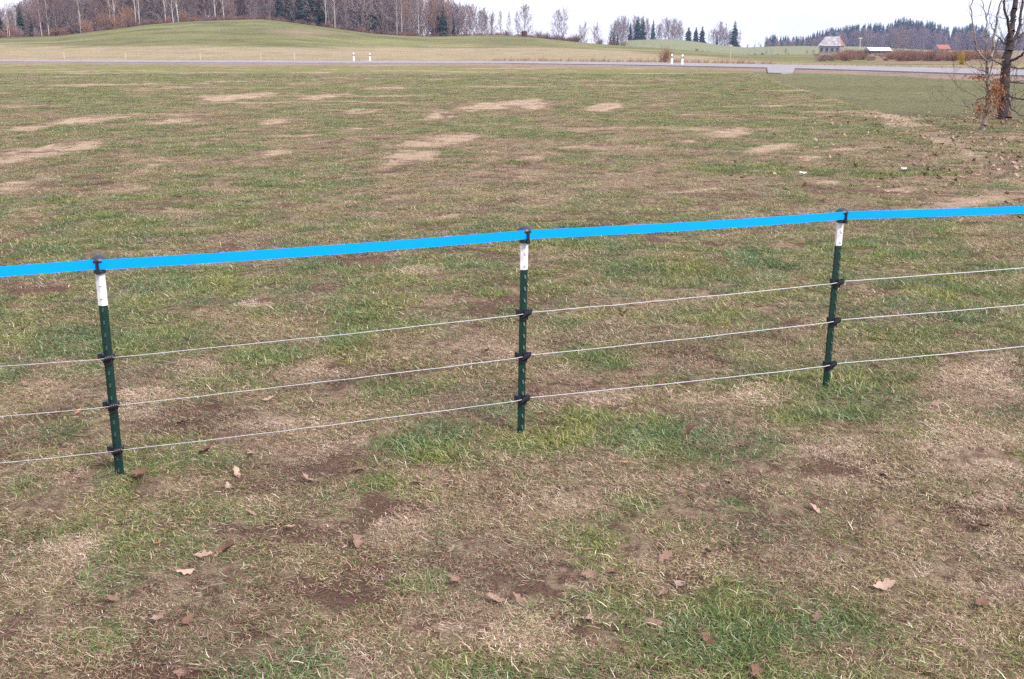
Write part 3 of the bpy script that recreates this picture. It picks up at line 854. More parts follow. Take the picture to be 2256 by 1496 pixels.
LEAF_D = [leaf_mesh(s, M_LEAF_D, 1.6) for s in (7, 8)]; LEAF_O = [leaf_mesh(9, M_LEAF_O, 0.8)]
_O1 = 'first second third fourth fifth sixth seventh eighth ninth tenth eleventh twelfth thirteenth fourteenth fifteenth sixteenth seventeenth eighteenth nineteenth'.split()
def ordinal(k):                      # 1-based, in words
    if k < 20: return _O1[k - 1]
    t = ('twent', 'thirt', 'fort')[k // 10 - 2]
    return t + 'ieth' if k % 10 == 0 else t + 'y-' + _O1[k % 10 - 1]
LEAVES = [(310, 1066, 62, 'd'), (520, 1052, 40, 'l'), (503, 1080, 30, 'l'), (456, 1003, 44, 'd'), (680, 1068, 42, 'l'), (792, 1044, 36, 'd'), (553, 1012, 34, 'l'), (928, 1073, 36, 'l'),
          (784, 1210, 36, 'l'), (450, 1241, 46, 'l'), (500, 1228, 54, 'd'), (410, 1273, 44, 'l'), (248, 1331, 52, 'l'), (1000, 1286, 44, 'l'), (1092, 1325, 46, 'l'), (352, 1376, 40, 'l'),
          (412, 1381, 44, 'd'), (346, 1212, 34, 'o'), (554, 1146, 26, 'l'), (640, 1174, 28, 'l'), (400, 1486, 36, 'l'), (995, 1216, 28, 'l'), (1372, 1026, 24, 'o'), (1605, 1066, 30, 'l'),
          (1795, 1131, 36, 'l'), (1466, 1238, 46, 'l'), (1300, 1275, 44, 'l'), (1350, 1270, 42, 'd'), (1500, 1296, 44, 'l'), (1458, 1310, 36, 'l'), (1145, 1328, 44, 'l'), (1296, 1369, 46, 'l'),
          (1224, 1366, 34, 'd'), (1436, 1375, 50, 'l'), (1798, 1366, 36, 'l'), (1945, 1302, 46, 'l'), (2166, 1160, 34, 'd'), (2160, 1338, 44, 'd'), (1953, 1046, 40, 'l'), (1898, 1184, 28, 'l'),
          (1560, 1420, 44, 'd'), (1661, 1487, 52, 'd'), (2055, 1484, 48, 'l'), (2165, 1282, 34, 'l'), (1290, 847, 30, 'l'), (1457, 849, 30, 'd'), (1470, 868, 32, 'l'), (1757, 967, 40, 'l'),
          (2060, 897, 28, 'l'), (1516, 964, 42, 'd'), (405, 937, 36, 'l'), (712, 891, 28, 'l'), (590, 886, 26, 'l'), (1105, 937, 26, 'd'), (548, 1003, 26, 'l'), (172, 918, 26, 'o'),
          (58, 848, 24, 'l'), (1192, 916, 20, 'o'), (1639, 679, 16, 'l'), (1070, 781, 24, 'd'), (1376, 693, 22, 'd'), (1990, 588, 20, 'o'), (2105, 790, 26, 'd'), (1560, 1230, 30, 'd')]
rl = random.Random(5)
LEAVES.sort()
seen = {'l': 0, 'd': 0, 'o': 0}
names = {'l': 'pale brown lobed oak leaf lying dry on the grass', 'd': 'dark brown curled oak leaf lying in the grass', 'o': 'small orange brown dry leaf lying on the grass'}
for k, (px, py, size, kd) in enumerate(LEAVES):
    P = ground_at(px, py); depth = P.y * CT + CAM_H * ST
    L = size / FPX * depth * rl.uniform(0.95, 1.25)
    me = rl.choice({'l': LEAF_ME, 'd': LEAF_D, 'o': LEAF_O}[kd])
    o = obj('fallen_leaf', me, None, (P.x, P.y, gz(P.x, P.y) + rl.uniform(0.008, 0.020) + 0.08 * L))
    o.scale = (L, L, L); o.rotation_euler = (rl.uniform(-0.45, 0.6), rl.uniform(-0.45, 0.45), rl.uniform(0, 6.28))
    seen[kd] += 1
    tag(o, names[kd] + ', %s from the left' % ordinal(seen[kd]), 'leaf', {'l': 'pale fallen oak leaves', 'd': 'dark fallen oak leaves', 'o': 'orange fallen leaves'}[kd])

# leaf litter strewn round the right-hand trees and along the lawn edge
n = 1300
lx = NR.normal(0, 1, n); tpos = NR.random(n)
cen = [ground_at(2225, 268), ground_at(2100, 300), ground_at(2256, 400), ground_at(2020, 268), ground_at(2160, 350)]
ci_ = NR.choice(5, n, p=[0.3, 0.2, 0.2, 0.15, 0.15])
cxy = np.array([(c.x, c.y) for c in cen])[ci_]; sp_ = np.array([(1.4, 1.6), (1.2, 2.2), (1.6, 1.8), (1.5, 1.5), (1.4, 1.8)])[ci_]
lpx, lpy = cxy[:, 0] + NR.normal(0, 1, n) * sp_[:, 0], cxy[:, 1] + NR.normal(0, 1, n) * sp_[:, 1]
sc_ = NR.uniform(0.06, 0.11, n)
scatter('leaf_litter', np.stack([lpx, lpy, ground_z(lpx, lpy) + 0.025], 1), NR.integers(0, 7, n), np.stack([NR.normal(0, .4, n), NR.normal(0, .4, n), NR.random(n) * 6.28], 1),
        np.stack([sc_] * 3, 1), LEAF_ME + LEAF_D, 'brown leaf litter strewn below the bare trees on the right', 'leaf litter')

# two pale scraps on the turf
M_SCRAP = principled('pale_scrap', (0.62, 0.61, 0.66), 0.7, 0.3, var=0.15, scale=40)
for px, py, w, lab in ((1768, 388, 0.09, 'small whitish scrap lying on the dark green grass, left of two'), (1991, 377, 0.08, 'small whitish scrap lying on the grass, right of two')):
    P = ground_at(px, py); b = MB(); pts_ = []
    nx = 6
    for i in range(nx):
        for j in range(nx):
            pts_.append(((i / 5 - 0.5) * w, (j / 5 - 0.5) * w * 0.8, 0.03 + rl.uniform(0, 0.035)))
    b.add(pts_, [(i * nx + j, (i + 1) * nx + j, (i + 1) * nx + j + 1, i * nx + j + 1) for i in range(nx - 1) for j in range(nx - 1)])
    o = b.build('paper_scrap', M_SCRAP); o.location = (P.x, P.y, gz(P.x, P.y)); sm = o.modifiers.new('thick', 'SOLIDIFY'); sm.thickness = 0.002
    tag(o, lab, 'scrap')

# ------------------------------------------------------------------ trees
def seg_mesh(name, S, mat, sides=3):
    """S rows: x0 y0 z0 r0 x1 y1 z1 r1"""
    S = np.asarray(S, float); n = len(S)
    A, ra, B, rb = S[:, 0:3], S[:, 3], S[:, 4:7], S[:, 7]
    d = B - A; d /= np.maximum(np.linalg.norm(d, axis=1, keepdims=True), 1e-9)
    ref = np.where(np.abs(d[:, 2:3]) < 0.9, np.array([[0, 0, 1.0]]), np.array([[1.0, 0, 0]]))
    a = np.cross(d, ref); a /= np.linalg.norm(a, axis=1, keepdims=True); b = np.cross(d, a)
    V = []
    for P, r in ((A, ra), (B, rb)):
        for k in range(sides):
            t = 2 * math.pi * k / sides
            V.append(P + a * (r * math.cos(t))[:, None] + b * (r * math.sin(t))[:, None])
    V = np.stack(V, 1).reshape(-1, 3)
    o = np.arange(n)[:, None] * 2 * sides
    F = np.concatenate([o + np.array([[k, (k + 1) % sides, sides + (k + 1) % sides, sides + k]]) for k in range(sides)], 0)
    return np_mesh(name, V, F, [mat], smooth=sides > 4)

def polyseg(pts, rads):
    return [(*pts[i], rads[i], *pts[i + 1], rads[i + 1]) for i in range(len(pts) - 1)]

def bare_tree(seed, H, W, base=0.18, nb=20, ns=6, nt=4, r0=0.16, tw=0.012, stems=1, upright=1.0):
    r = np.random.default_rng(seed); trunk, crown = [], []
    def rv(s): return r.normal(0, s, 3)
    for st in range(stems):
        lean = rv(0.10 if stems > 1 else 0.025); lean[2] = 0
        Hs = H * (1 if st == 0 else r.uniform(0.65, 0.95))
        P = [np.array([0, 0, -0.3]) + (rv(0.12) * [1, 1, 0] if stems > 1 else 0)]
        for k in range(1, 9):
            P.append(P[-1] + np.array([0, 0, (Hs + 0.3) / 8]) + lean * Hs / 8 + rv(0.02) * Hs / 3 * [1, 1, 0])
        R = [r0 * (1 - k / 8 * 0.93) for k in range(9)]
        trunk += polyseg(P, R)
        Pn = np.array(P)
        nbb = max(4, nb // stems)
        for i in range(nbb):
            t = base + (0.97 - base) * ((i + r.random()) / nbb)
            f = t * 8; k = min(int(f), 7); p = Pn[k] + (Pn[k + 1] - Pn[k]) * (f - k); rb = R[k] * 0.45
            az = i * 2.4 + r.normal(0, 0.5)
            sh = math.sin(math.pi * min(1, (t - base) / (1 - base) * 0.75 + 0.22)) ** 0.8
            L = W * 0.62 * sh * r.uniform(0.7, 1.2) + 0.05 * H
            inc = (1.05 - 0.65 * t) * upright + r.normal(0, 0.12)
            d = np.array([math.cos(az) * math.sin(inc), math.sin(az) * math.sin(inc), math.cos(inc)])
            Q = [p]
            for s in range(3):
                d = d + np.array([0, 0, 0.16]) + rv(0.09); d /= np.linalg.norm(d); Q.append(Q[-1] + d * L / 3)
            RR = [rb, rb * 0.7, rb * 0.45, tw]
            trunk += polyseg(Q, RR)
            for j in range(ns):
                tt = 0.25 + 0.75 * (j + r.random()) / ns; f = tt * 3; k2 = min(int(f), 2); q = Q[k2] + (Q[k2 + 1] - Q[k2]) * (f - k2)
                dd = (Q[k2 + 1] - Q[k2]); dd = dd / np.linalg.norm(dd) + rv(0.55) + np.array([0, 0, 0.15]); dd /= np.linalg.norm(dd)
                l2 = L * r.uniform(0.22, 0.45); e = q + dd * l2
                crown.append((*q, tw * 1.5, *e, tw * 0.8))
                for m in range(nt):
                    q3 = q + (e - q) * r.uniform(0.25, 1); d3 = dd + rv(0.55) + np.array([0, 0, 0.2]); d3 /= np.linalg.norm(d3)
                    crown.append((*q3, tw * 0.9, *(q3 + d3 * l2 * r.uniform(0.35, 0.8)), tw * 0.35))
    return np.array(trunk), np.array(crown)

def far_mat(name, a, b, rough=0.95):
    m = bpy.data.materials.new(name); m.use_nodes = True
    n, l = m.node_tree.nodes, m.node_tree.links
    p = n['Principled BSDF']; p.inputs['Roughness'].default_value = rough; p.inputs['Specular IOR Level'].default_value = 0.05
    oi = n.new('ShaderNodeObjectInfo'); mx = n.new('ShaderNodeMix'); mx.data_type = 'RGBA'
    mx.inputs[6].default_value = (*a, 1); mx.inputs[7].default_value = (*b, 1)
    geo = n.new('ShaderNodeNewGeometry'); nz = n.new('ShaderNodeTexNoise'); nz.inputs['Scale'].default_value = 0.6
    l.new(geo.outputs['Position'], nz.inputs['Vector'])
    ad = n.new('ShaderNodeMath'); ad.operation = 'MULTIPLY_ADD'; ad.inputs[1].default_value = 0.6
    mm = n.new('ShaderNodeMath'); mm.operation = 'MULTIPLY'; mm.inputs[1].default_value = 0.7
    l.new(nz.outputs['Fac'], mm.inputs[0]); l.new(oi.outputs['Random'], ad.inputs[0]); l.new(mm.outputs[0], ad.inputs[2])
    l.new(ad.outputs[0], mx.inputs[0]); l.new(mx.outputs[2], p.inputs['Base Color'])
    return m
F_PURP = far_mat('purple_brown_twigs', (0.16, 0.105, 0.105), (0.30, 0.205, 0.19))
F_RED = far_mat('red_brown_twigs', (0.23, 0.12, 0.080), (0.36, 0.21, 0.14))
F_GREY = far_mat('grey_twigs', (0.17, 0.125, 0.125), (0.31, 0.235, 0.225))
F_BIRCH = far_mat('birch_bark', (0.34, 0.30, 0.285), (0.52, 0.475, 0.45))
F_SPRUCE = far_mat('spruce_needles', (0.016, 0.030, 0.022), (0.035, 0.052, 0.034))
F_TRUNK = far_mat('far_bark', (0.12, 0.09, 0.085), (0.22, 0.17, 0.155))
F_WEED = far_mat('dry_weed_stems', (0.26, 0.17, 0.12), (0.40, 0.29, 0.21))
F_BUSH = far_mat('bramble_twigs', (0.12, 0.070, 0.058), (0.23, 0.135, 0.10))

# prototypes of unit height about 1 (scaled on placing): list of (trunk mesh, crown mesh)
def proto(seed, W, base, mt, mc, nb=22, ns=6, nt=4, r0=0.011, tw=0.0014, stems=1, up=1.0):
    t, c = bare_tree(seed, 1.0, W, base, nb, ns, nt, r0, tw, stems, up)
    return seg_mesh('trunk', t, mt, 4), seg_mesh('crown', c, mc, 3)
SLIM = [proto(100 + k, 0.30, 0.22, F_TRUNK, [F_PURP, F_GREY, F_PURP, F_RED][k % 4], 24, 6, 5, 0.010, 0.0019, 1, 0.75) for k in range(8)]
ROUND = [proto(200 + k, 0.62, 0.16, F_TRUNK, [F_GREY, F_PURP, F_GREY][k % 3], 34, 8, 5, 0.016, 0.0023, 1, 1.0) for k in range(4)]
MULTI = [proto(300 + k, 0.55, 0.12, F_TRUNK, [F_GREY, F_PURP][k % 2], 40, 7, 6, 0.010, 0.0023, 4, 0.9) for k in range(3)]
BIRCH = [proto(400 + k, 0.26, 0.35, F_BIRCH, F_PURP, 16, 5, 4, 0.0135, 0.0012, 1, 0.7) for k in range(3)]
def shrub(seed, mat, n=75, W=0.9, tw=0.007):
    r = np.random.default_rng(seed); S, T = [], []
    for i in range(n):
        az = r.random() * 6.28; inc = abs(r.normal(0, 0.55)); L = r.uniform(0.55, 1.0)
        d = np.array([math.cos(az) * math.sin(inc) * W, math.sin(az) * math.sin(inc) * W, math.cos(inc)])
        p = r.normal(0, 0.06, 3) * [1, 1, 0] * (1 + W); p[2] = -0.03
        q = p + d * L * 0.5; e = q + (d + r.normal(0, 0.18, 3)) * L * 0.5
        (S if i % 6 == 0 else T).extend([(*p, tw * 1.3, *q, tw), (*q, tw, *e, tw * 0.4)])
        for j in range(4):
            s = p + (e - p) * r.uniform(0.35, 1); d2 = d + r.normal(0, 0.5, 3)
            T.append((*s, tw * 0.7, *(s + d2 * L * r.uniform(0.12, 0.3)), tw * 0.3))
    return seg_mesh('stems', S, mat, 3), seg_mesh('twigs', T, mat, 3)
SHRUB = [shrub(500, F_BUSH), shrub(501, F_RED, 120), shrub(502, F_PURP), shrub(503, F_BUSH, 100, 1.3)]
def spruce(seed, W=0.26, layers=26):
    r = np.random.default_rng(seed); V, F = [], []
    for k in range(layers):
        t = k / (layers - 1); z = 0.06 + 0.92 * t
        R = W * (1 - t) ** 0.7 * r.uniform(0.55, 1.25) * 0.5 + 0.014
        nb = max(5, int(13 * (1 - t) + 4))
        for j in range(nb):
            az = r.random() * 6.28; L = R * r.uniform(0.7, 1.2); w = L * 0.32 + 0.006
            dz = -L * r.uniform(0.15, 0.6); c, s = math.cos(az), math.sin(az); n0 = len(V)
            V += [(0, 0, z + 0.02), (c * L * 0.6 - s * w, s * L * 0.6 + c * w, z + dz * 0.6), (c * L, s * L, z + dz), (c * L * 0.6 + s * w, s * L * 0.6 - c * w, z + dz * 0.6 - 0.01)]
            F += [(n0, n0 + 1, n0 + 2, n0 + 3)]
    T = [(0, 0, -0.03, 0.014, 0, 0, 0.5, 0.009), (0, 0, 0.5, 0.009, 0, 0, 1.0, 0.001)]
    return seg_mesh('trunk', T, F_TRUNK, 5), new_mesh('crown', V, F, [F_SPRUCE])
SPRUCE = [spruce(600 + k, w) for k, w in enumerate((0.36, 0.44, 0.30))]

def plant(name, proto_, X, Y, H, label, cat, group=None, wid=1.0, rz=None, parts=('trunk', 'crown')):
    o = bpy.data.objects.new(name, None); COL.objects.link(o); o.empty_display_size = 0.3
    o.location = (X, Y, gz(X, Y)); o.scale = (H * wid, H * wid, H); o.rotation_euler = (0, 0, rl.uniform(0, 6.28) if rz is None else rz)
    tag(o, label, cat, group)
    for nm_, me in zip(parts, proto_): obj(nm_, me, o)
    return o
def plant_px(name, proto_, px, top, Y, label, cat, group=None, wid=1.0, parts=('trunk', 'crown')):
    X = u_of(px) * Y; H = CAM_H - Y * float(slope(top)) - gz(X, Y)
    return plant(name, proto_, X, Y, max(H, 0.4), label, cat, group, wid, None, parts)

# ---- the leafless wood on the hill
wood_h = tab([(-400, 9), (0, 7.2), (45, 8.0), (70, 11), (150, 14.5), (300, 16), (900, 15), (955, 13.5), (1000, 11), (1060, 9.0), (1100, 7.5)])
for k in range(215):
    px = -170 + 1260 * (k + rl.random()) / 215
    Y = float(crest1_Y(px)) + 2 + 26 * rl.random() ** 1.2
    X = u_of(px) * Y; H = float(wood_h(px)) * rl.uniform(0.82, 1.12)
    plant('bare_tree', SLIM[rl.randrange(8)] if rl.random() < 0.75 else ROUND[rl.randrange(4)], X, Y, H, 'slender leafless tree among many in the wood on the hill', 'tree', 'leafless trees of the hill wood', rl.uniform(0.8, 1.25))
for i, px in enumerate((18, 24, 40, 97, 112, 180, 250, 258, 302, 310, 370, 388, 402, 480, 500, 718, 740, 875, 885, 925)):
    Y = float(crest1_Y(px)) + 1.0
    plant('birch_tree', BIRCH[i % 3], u_of(px) * Y, Y, max(8.5, float(wood_h(px)) * rl.uniform(0.9, 1.05)), 'pale trunked birch at the front edge of the hill wood, %s from the left' % ordinal(i + 1), 'birch', 'birches at the edge of the hill wood')
for i, (px, dY, H) in enumerate(((8, 6, 6), (52, 5, 8.5), (75, 4, 5), (618, 6, 9), (628, 10, 12), (650, 8, 14), (668, 5, 13), (690, 7, 15), (705, 9, 15), (720, 6, 13), (790, 6, 13), (806, 8, 14), (815, 5, 10), (832, 7, 13), (850, 10, 11), (965, 6, 9), (978, 3, 10.5), (1000, 5, 7))):
    Y = float(crest1_Y(px)) + dY
    plant('spruce_tree', SPRUCE[i % 3], u_of(px) * Y, Y, H, 'dark conifer among the leafless trees of the hill wood, %s from the left' % ordinal(i + 1), 'conifer', 'conifers within the hill wood', rl.uniform(0.9, 1.3))
for i in range(46):
    px = -160 + 1330 * (i + rl.random()) / 46; Y = float(crest1_Y(px)) + rl.uniform(-1, 3)
    red = px < 450
    plant('edge_shrub', SHRUB[1 if (red and rl.random() < 0.7) else rl.choice((0, 2, 3))], u_of(px) * Y, Y, rl.uniform(1.3, 3.2) * (1.25 if px < 420 else 0.9), 'bare brown shrub along the foot of the hill wood, %s from the left' % ordinal(i + 1), 'shrub', 'shrubs along the hill wood', rl.uniform(0.8, 1.4), parts=('stems', 'twigs'))
for px, H, w_ in ((285, 6.0, 0.9), (232, 5.0, 1.0)):
    Y = float(crest1_Y(px)) + 2
    plant('copper_shrub', SHRUB[1], u_of(px) * Y, Y, H, 'tall copper brown bush %s the white birch in the wood' % ('right of' if px > 258 else 'left of'), 'shrub', None, w_, parts=('stems', 'twigs'))
# the mass of the wood behind its front trees, and its undergrowth
n = 620
bpx = NR.uniform(-330, 1010, n); bY = crest1_Y(bpx) + NR.uniform(18, 75, n); bX = u_of(bpx) * bY
bH = wood_h(bpx) * NR.uniform(0.85, 1.2, n)
trees_all = [seg_mesh('tree', np.concatenate(bare_tree(700 + k, 1.0, 0.36, 0.2, 20, 6, 4, 0.012, 0.0024)), [F_PURP, F_GREY, F_RED, F_PURP][k], 3) for k in range(4)]
scatter('wood_interior', np.stack([bX, bY, ground_z(bX, bY)], 1), NR.integers(0, 4, n), np.stack([0 * bX, 0 * bX, NR.random(n) * 6.28], 1), np.stack([bH, bH, bH], 1), trees_all,
        'mass of leafless trees deep inside the hill wood', 'wood')
n = 1000
bpx = NR.uniform(-330, 1275, n); bY = crest1_Y(bpx) + NR.uniform(-1.0, 14, n); bX = u_of(bpx) * bY
bH = NR.uniform(0.5, 1.7, n)
und = [m for s_ in SHRUB for m in s_]
scatter('undergrowth', np.stack([bX, bY, ground_z(bX, bY)], 1), NR.choice([1, 3, 5, 7], n), np.stack([0 * bX, 0 * bX, NR.random(n) * 6.28], 1), np.stack([bH * 1.3, bH * 1.3, bH], 1), und,
        'brown brambles and saplings at the foot of the hill wood', 'undergrowth')

# ---- trees along the crest right of the wood
for i, (px, top, kind_, lab) in enumerate((
        (1075, 22, 'm', 'thin leafless tree first to the right of the dense wood'), (1102, 24, 's', 'thin leafless tree with russet tint left of the dark hut'), (1122, 28, 's', 'narrow leafless tree just left of the spreading crest tree'),
        (1140, 26, 's', 'slim grey tree close beside the spreading crest tree'), (1156, 17, 'r', 'spreading leafless tree right above the small dark hut'), (1236, 17, 'm', 'tall rounded leafless tree standing alone on the crest'),
        (1288, 50, 'm', 'low pale leafless tree left of two on the falling crest'), (1314, 52, 'm', 'low pale leafless tree right of two on the falling crest'))):
    Y = float(crest1_Y(px)) + 3
    pr = {'m': MULTI[i % 3], 's': SLIM[(i * 3) % 8], 'r': ROUND[0]}[kind_]
    plant_px('crest_tree', pr, px, top, Y, lab, 'tree', None, {'m': 1.0, 's': 1.1, 'r': 1.15}[kind_])
for i, (px, top, lab) in enumerate(((1185, 62, 'bare dark bush right of the hut on the crest'), (1205, 66, 'low bare bush between hut and tall crest tree'), (1225, 70, 'bare bush at the foot of the tall crest tree'), (1272, 68, 'olive brown rounded bush on the falling crest'),
                                    (1322, 78, 'reddish bush below the pale trees on the falling crest'), (1345, 82, 'dark bush at the left end of the far grove'), (1372, 84, 'russet bush below the far grove'))):
    Y = float(crest1_Y(px)) + 2
    plant_px('crest_bush', SHRUB[(i * 2 + 2) % 4], px, top + 3, Y, lab, 'shrub', None, 1.7, ('stems', 'twigs'))
hx, hY = u_of(1155) * 352, 352.0
hut = bpy.data.objects.new('hut', None); COL.objects.link(hut); hut.location = (hx, hY, gz(hx, hY)); hut.rotation_euler = (0, 0, 0.3)
tag(hut, 'small dark brown wooden hut on the meadow crest', 'hut')
MB().box((0, 0, 0.75), (1.3, 1.3, 1.9)).build('wall', M_DARK_WOOD, hut)
MB().add([(-0.8, -0.8, 1.7), (0.8, -0.8, 1.7), (0.8, 0.8, 1.7), (-0.8, 0.8, 1.7), (-0.75, 0, 2.25), (0.75, 0, 2.25)], [(0, 1, 5, 4), (2, 3, 4, 5), (0, 4, 3), (1, 2, 5), (0, 3, 2, 1)]).build('roof', M_DARK_WOOD, hut)
MB().box((0.1, -0.66, 0.6), (0.6, 0.04, 1.4)).build('door', M_DARK_WOOD, hut)

# ---- the grove on the second hill
GROVE = [(1348, 62, 'm'), (1357, 50, 'r'), (1368, 44, 'm'), (1379, 44, 'm'), (1392, 48, 'm'), (1406, 50, 'm'), (1430, 52, 'm'), (1446, 56, 'm'), (1452, 50, 'm'), (1471, 48, 'r'), (1481, 50, 'm'), (1491, 54, 'm'), (1500, 62, 'm'), (1590, 60, 'm'), (1577, 66, 'm'), (1602, 72, 'm'), (1612, 70, 'm'), (1352, 48, 'm'), (1362, 40, 'm'), (1372, 39, 'r'), (1384, 42, 's'), (1398, 40, 'r'), (1412, 44, 'r'), (1424, 45, 'r'), (1420, 55, 's'), (1456, 42, 's'), (1466, 44, 'r'), (1476, 42, 'm'), (1486, 46, 'r'), (1496, 50, 'r'), (1503, 60, 's'),
         (1560, 68, 's'), (1570, 62, 'm'), (1585, 52, 'r'), (1596, 55, 'm'), (1606, 66, 's'), (1628, 66, 's')]
for i, (px, top, kd) in enumerate(GROVE):
    Y = Y2 + rl.uniform(-6, 14)
    plant_px('grove_tree', {'m': MULTI[i % 3], 's': SLIM[i % 8], 'r': ROUND[i % 4]}[kd], px, top, Y, 'leafless tree of the grove on the far rise', 'tree', 'leafless trees of the far grove', 0.85)
for i, (px, top, lab) in enumerate(((1404, 33, 'dark conifer left of the pair rising above the far grove'), (1415, 33, 'dark conifer right of the pair rising above the far grove'), (1438, 41, 'dark conifer standing clear in the middle of the far grove'), (1388, 45, 'dark conifer half hidden in the far grove'),
                                    (1516, 58, 'broad dark conifer, first of three right of the grove'), (1532, 57, 'narrow dark conifer, middle of three right of the grove'), (1546, 56, 'dark conifer, last of three right of the grove'),
                                    (1579, 78, 'small dark conifer beside the bare trees right of the grove'), (1617, 44, 'tall dark conifer standing at the right end of the far trees'))):
    plant_px('spruce_tree', SPRUCE[(1, 0, 0, 2, 1, 1, 1, 2, 1)[i]], px, top, Y2 - 4, lab, 'conifer', None, (1.15, 1.15, 0.95, 1, 1.7, 1.25, 1.4, 1, 1.2)[i])
for i, px in enumerate((1345, 1352, 1360)):
    plant_px('spruce_tree', SPRUCE[i], px, 76 - 2 * i, Y2 - 90, 'small dark conifer at the left foot of the far grove', 'conifer', 'small conifers below the far grove', 1.1)

# ---- the far wooded hill
ftop = tab([(1640, 97), (1660, 96), (1680, 95), (1686, 84), (1700, 74), (1715, 78), (1750, 78), (1780, 77), (1800, 66), (1830, 60), (1860, 55), (1900, 51), (1935, 48), (1945, 57), (1958, 46), (1985, 36), (2010, 43), (2045, 45), (2080, 57), (2110, 57),
            (2130, 50), (2160, 53), (2180, 68), (2192, 84), (2215, 78), (2256, 66), (2400, 55), (2700, 60)])
n = 900
bpx = np.concatenate([NR.uniform(1640, 1684, 8), NR.uniform(1686, 2330, n - 8)]); bY = Y3 + NR.uniform(-25, 70, n); bX = u_of(bpx) * bY
bz = ground_z(bX, bY); bH = CAM_H - bY * slope(ftop(bpx) + np.abs(NR.normal(0, 8, n)) - 1) - bz
front = NR.random(n) < 0.28
bH = np.where(front & (bpx > 1690), bH * NR.uniform(0.45, 0.7, n), bH); bY = np.where(front, Y3 - NR.uniform(28, 45, n), bY); bX = u_of(bpx) * bY
pc = [spruce(650 + k, 0.3)[1] for k in range(3)] + [seg_mesh('tree', np.concatenate(bare_tree(760 + k, 1.0, 0.6, 0.15, 20, 5, 4, 0.014, 0.0028)), F_PURP, 3) for k in range(3)]
fi = np.where(front, NR.integers(3, 6, n), NR.integers(0, 3, n))
scatter('distant_wood', np.stack([bX, bY, ground_z(bX, bY)], 1), fi, np.stack([0 * bX, 0 * bX, NR.random(n) * 6.28], 1), np.stack([bH * 1.25, bH * 1.25, bH], 1), pc, 'hazy blue conifer wood covering the far hill on the right', 'wood')

# ---- farm beyond the road
M_WALL = principled('pale_render', (0.25, 0.225, 0.22), 0.9, 0.1, scale=1.5)
M_ROOF_PALE = principled('pale_grey_roof', (0.32, 0.29, 0.30), 0.7, 0.2, var=0.5, scale=0.9)
M_ROOF_RED = principled('red_tile_roof', (0.30, 0.13, 0.085), 0.85, 0.1, var=0.25, scale=2)
M_GLASS = principled('dark_window', (0.03, 0.035, 0.05), 0.2, 0.5, scale=2)
def house(name, px, py_ridge, Y, L, D, wall_h, roof_h, rz, mats, label, nwin, hip=0.0):
    X = u_of(px) * Y; ztop = CAM_H - Y * float(slope(py_ridge)); z0 = gz(X, Y)
    wall_h = max(wall_h, ztop - z0 - roof_h)
    r_ = bpy.data.objects.new(name, None); COL.objects.link(r_); r_.location = (X, Y, z0); r_.rotation_euler = (0, 0, rz); tag(r_, label, 'building')
    MB().box((0, 0, wall_h / 2 - 0.25), (L, D, wall_h + 0.5)).build('wall', mats[0], r_)
    e = 0.5; a, b_ = L / 2 + e, D / 2 + e; z = wall_h; h = wall_h + roof_h; rx = a - hip
    t = 0.25
    MB().add([(-a, -b_, z), (a, -b_, z), (a, b_, z), (-a, b_, z), (-rx, 0, h), (rx, 0, h)], [(0, 1, 5, 4), (2, 3, 4, 5), (0, 3, 2, 1)]).build('roof', mats[1], r_)
    MB().add([(-a, -b_, z), (-a, b_, z), (-rx, 0, h), (a, -b_, z), (a, b_, z), (rx, 0, h)], [(0, 2, 1), (3, 4, 5)]).build('roof_end', mats[2], r_)
    for i in range(nwin):
        x = -L / 2 + L * (i + 0.5) / nwin
        w = obj('window', MB().box((x, -D / 2 - 0.02, wall_h * 0.55), (1.1, 0.12, 1.3)).mesh('window', M_GLASS), r_)
        obj('sill', MB().box((x, -D / 2 - 0.12, wall_h * 0.55 - 0.72), (1.3, 0.2, 0.1)).mesh('sill', mats[0]), w)
    return r_
house('farmhouse', 1832, 104, 480, 9.0, 8, 3.4, 4.0, math.radians(-28), (M_WALL, M_ROOF_PALE, M_ROOF_RED), 'farmhouse with pale roof and orange end beyond the road', 4, 2.0)
house('barn', 1934, 117.5, 430, 8.2, 6, 1.6, 1.3, math.radians(6), (M_DARK_WOOD, M_POST_WHITE, M_WALL), 'long low shed with white roof among the bushes', 3)
house('cottage', 2075, 116, 520, 5.0, 6, 2.2, 2.0, 0.1, (M_WALL, M_ROOF_RED, M_WALL), 'small house with pinkish red roof behind the right hedge', 2)

for i, (px, top, Y, kd, w_, lab) in enumerate((
        (1985, 66, 330, 'M', 1.15, 'large round leafless tree in front of the far conifer wood'), (2030, 98, 300, 'R', 1.0, 'grey leafless tree right of the large round tree'), (2010, 100, 290, 'M', 1.0, 'low grey leafless tree below the large round tree'),
        (1732, 106, 360, 'M', 1.0, 'pale thin tree, right of the pair left of the farmhouse'), (1688, 112, 350, 'M', 1.1, 'pale thin tree, left of the pair left of the farmhouse'), (1700, 108, 420, 'S', 1.2, 'faint slim tree in the far field left of the farmhouse'),
        (1778, 112, 400, 'R', 1.3, 'dark small tree just left of the farmhouse'), (1792, 111, 400, 'R', 1.2, 'dark small tree touching the farmhouse'), (1758, 118, 400, 'R', 1.1, 'tiny dark round tree in the far field'))):
    plant_px('field_tree', {'M': MULTI[i % 3], 'R': ROUND[i % 4], 'S': SLIM[2]}[kd], px, top, Y, lab, 'tree', None, w_)
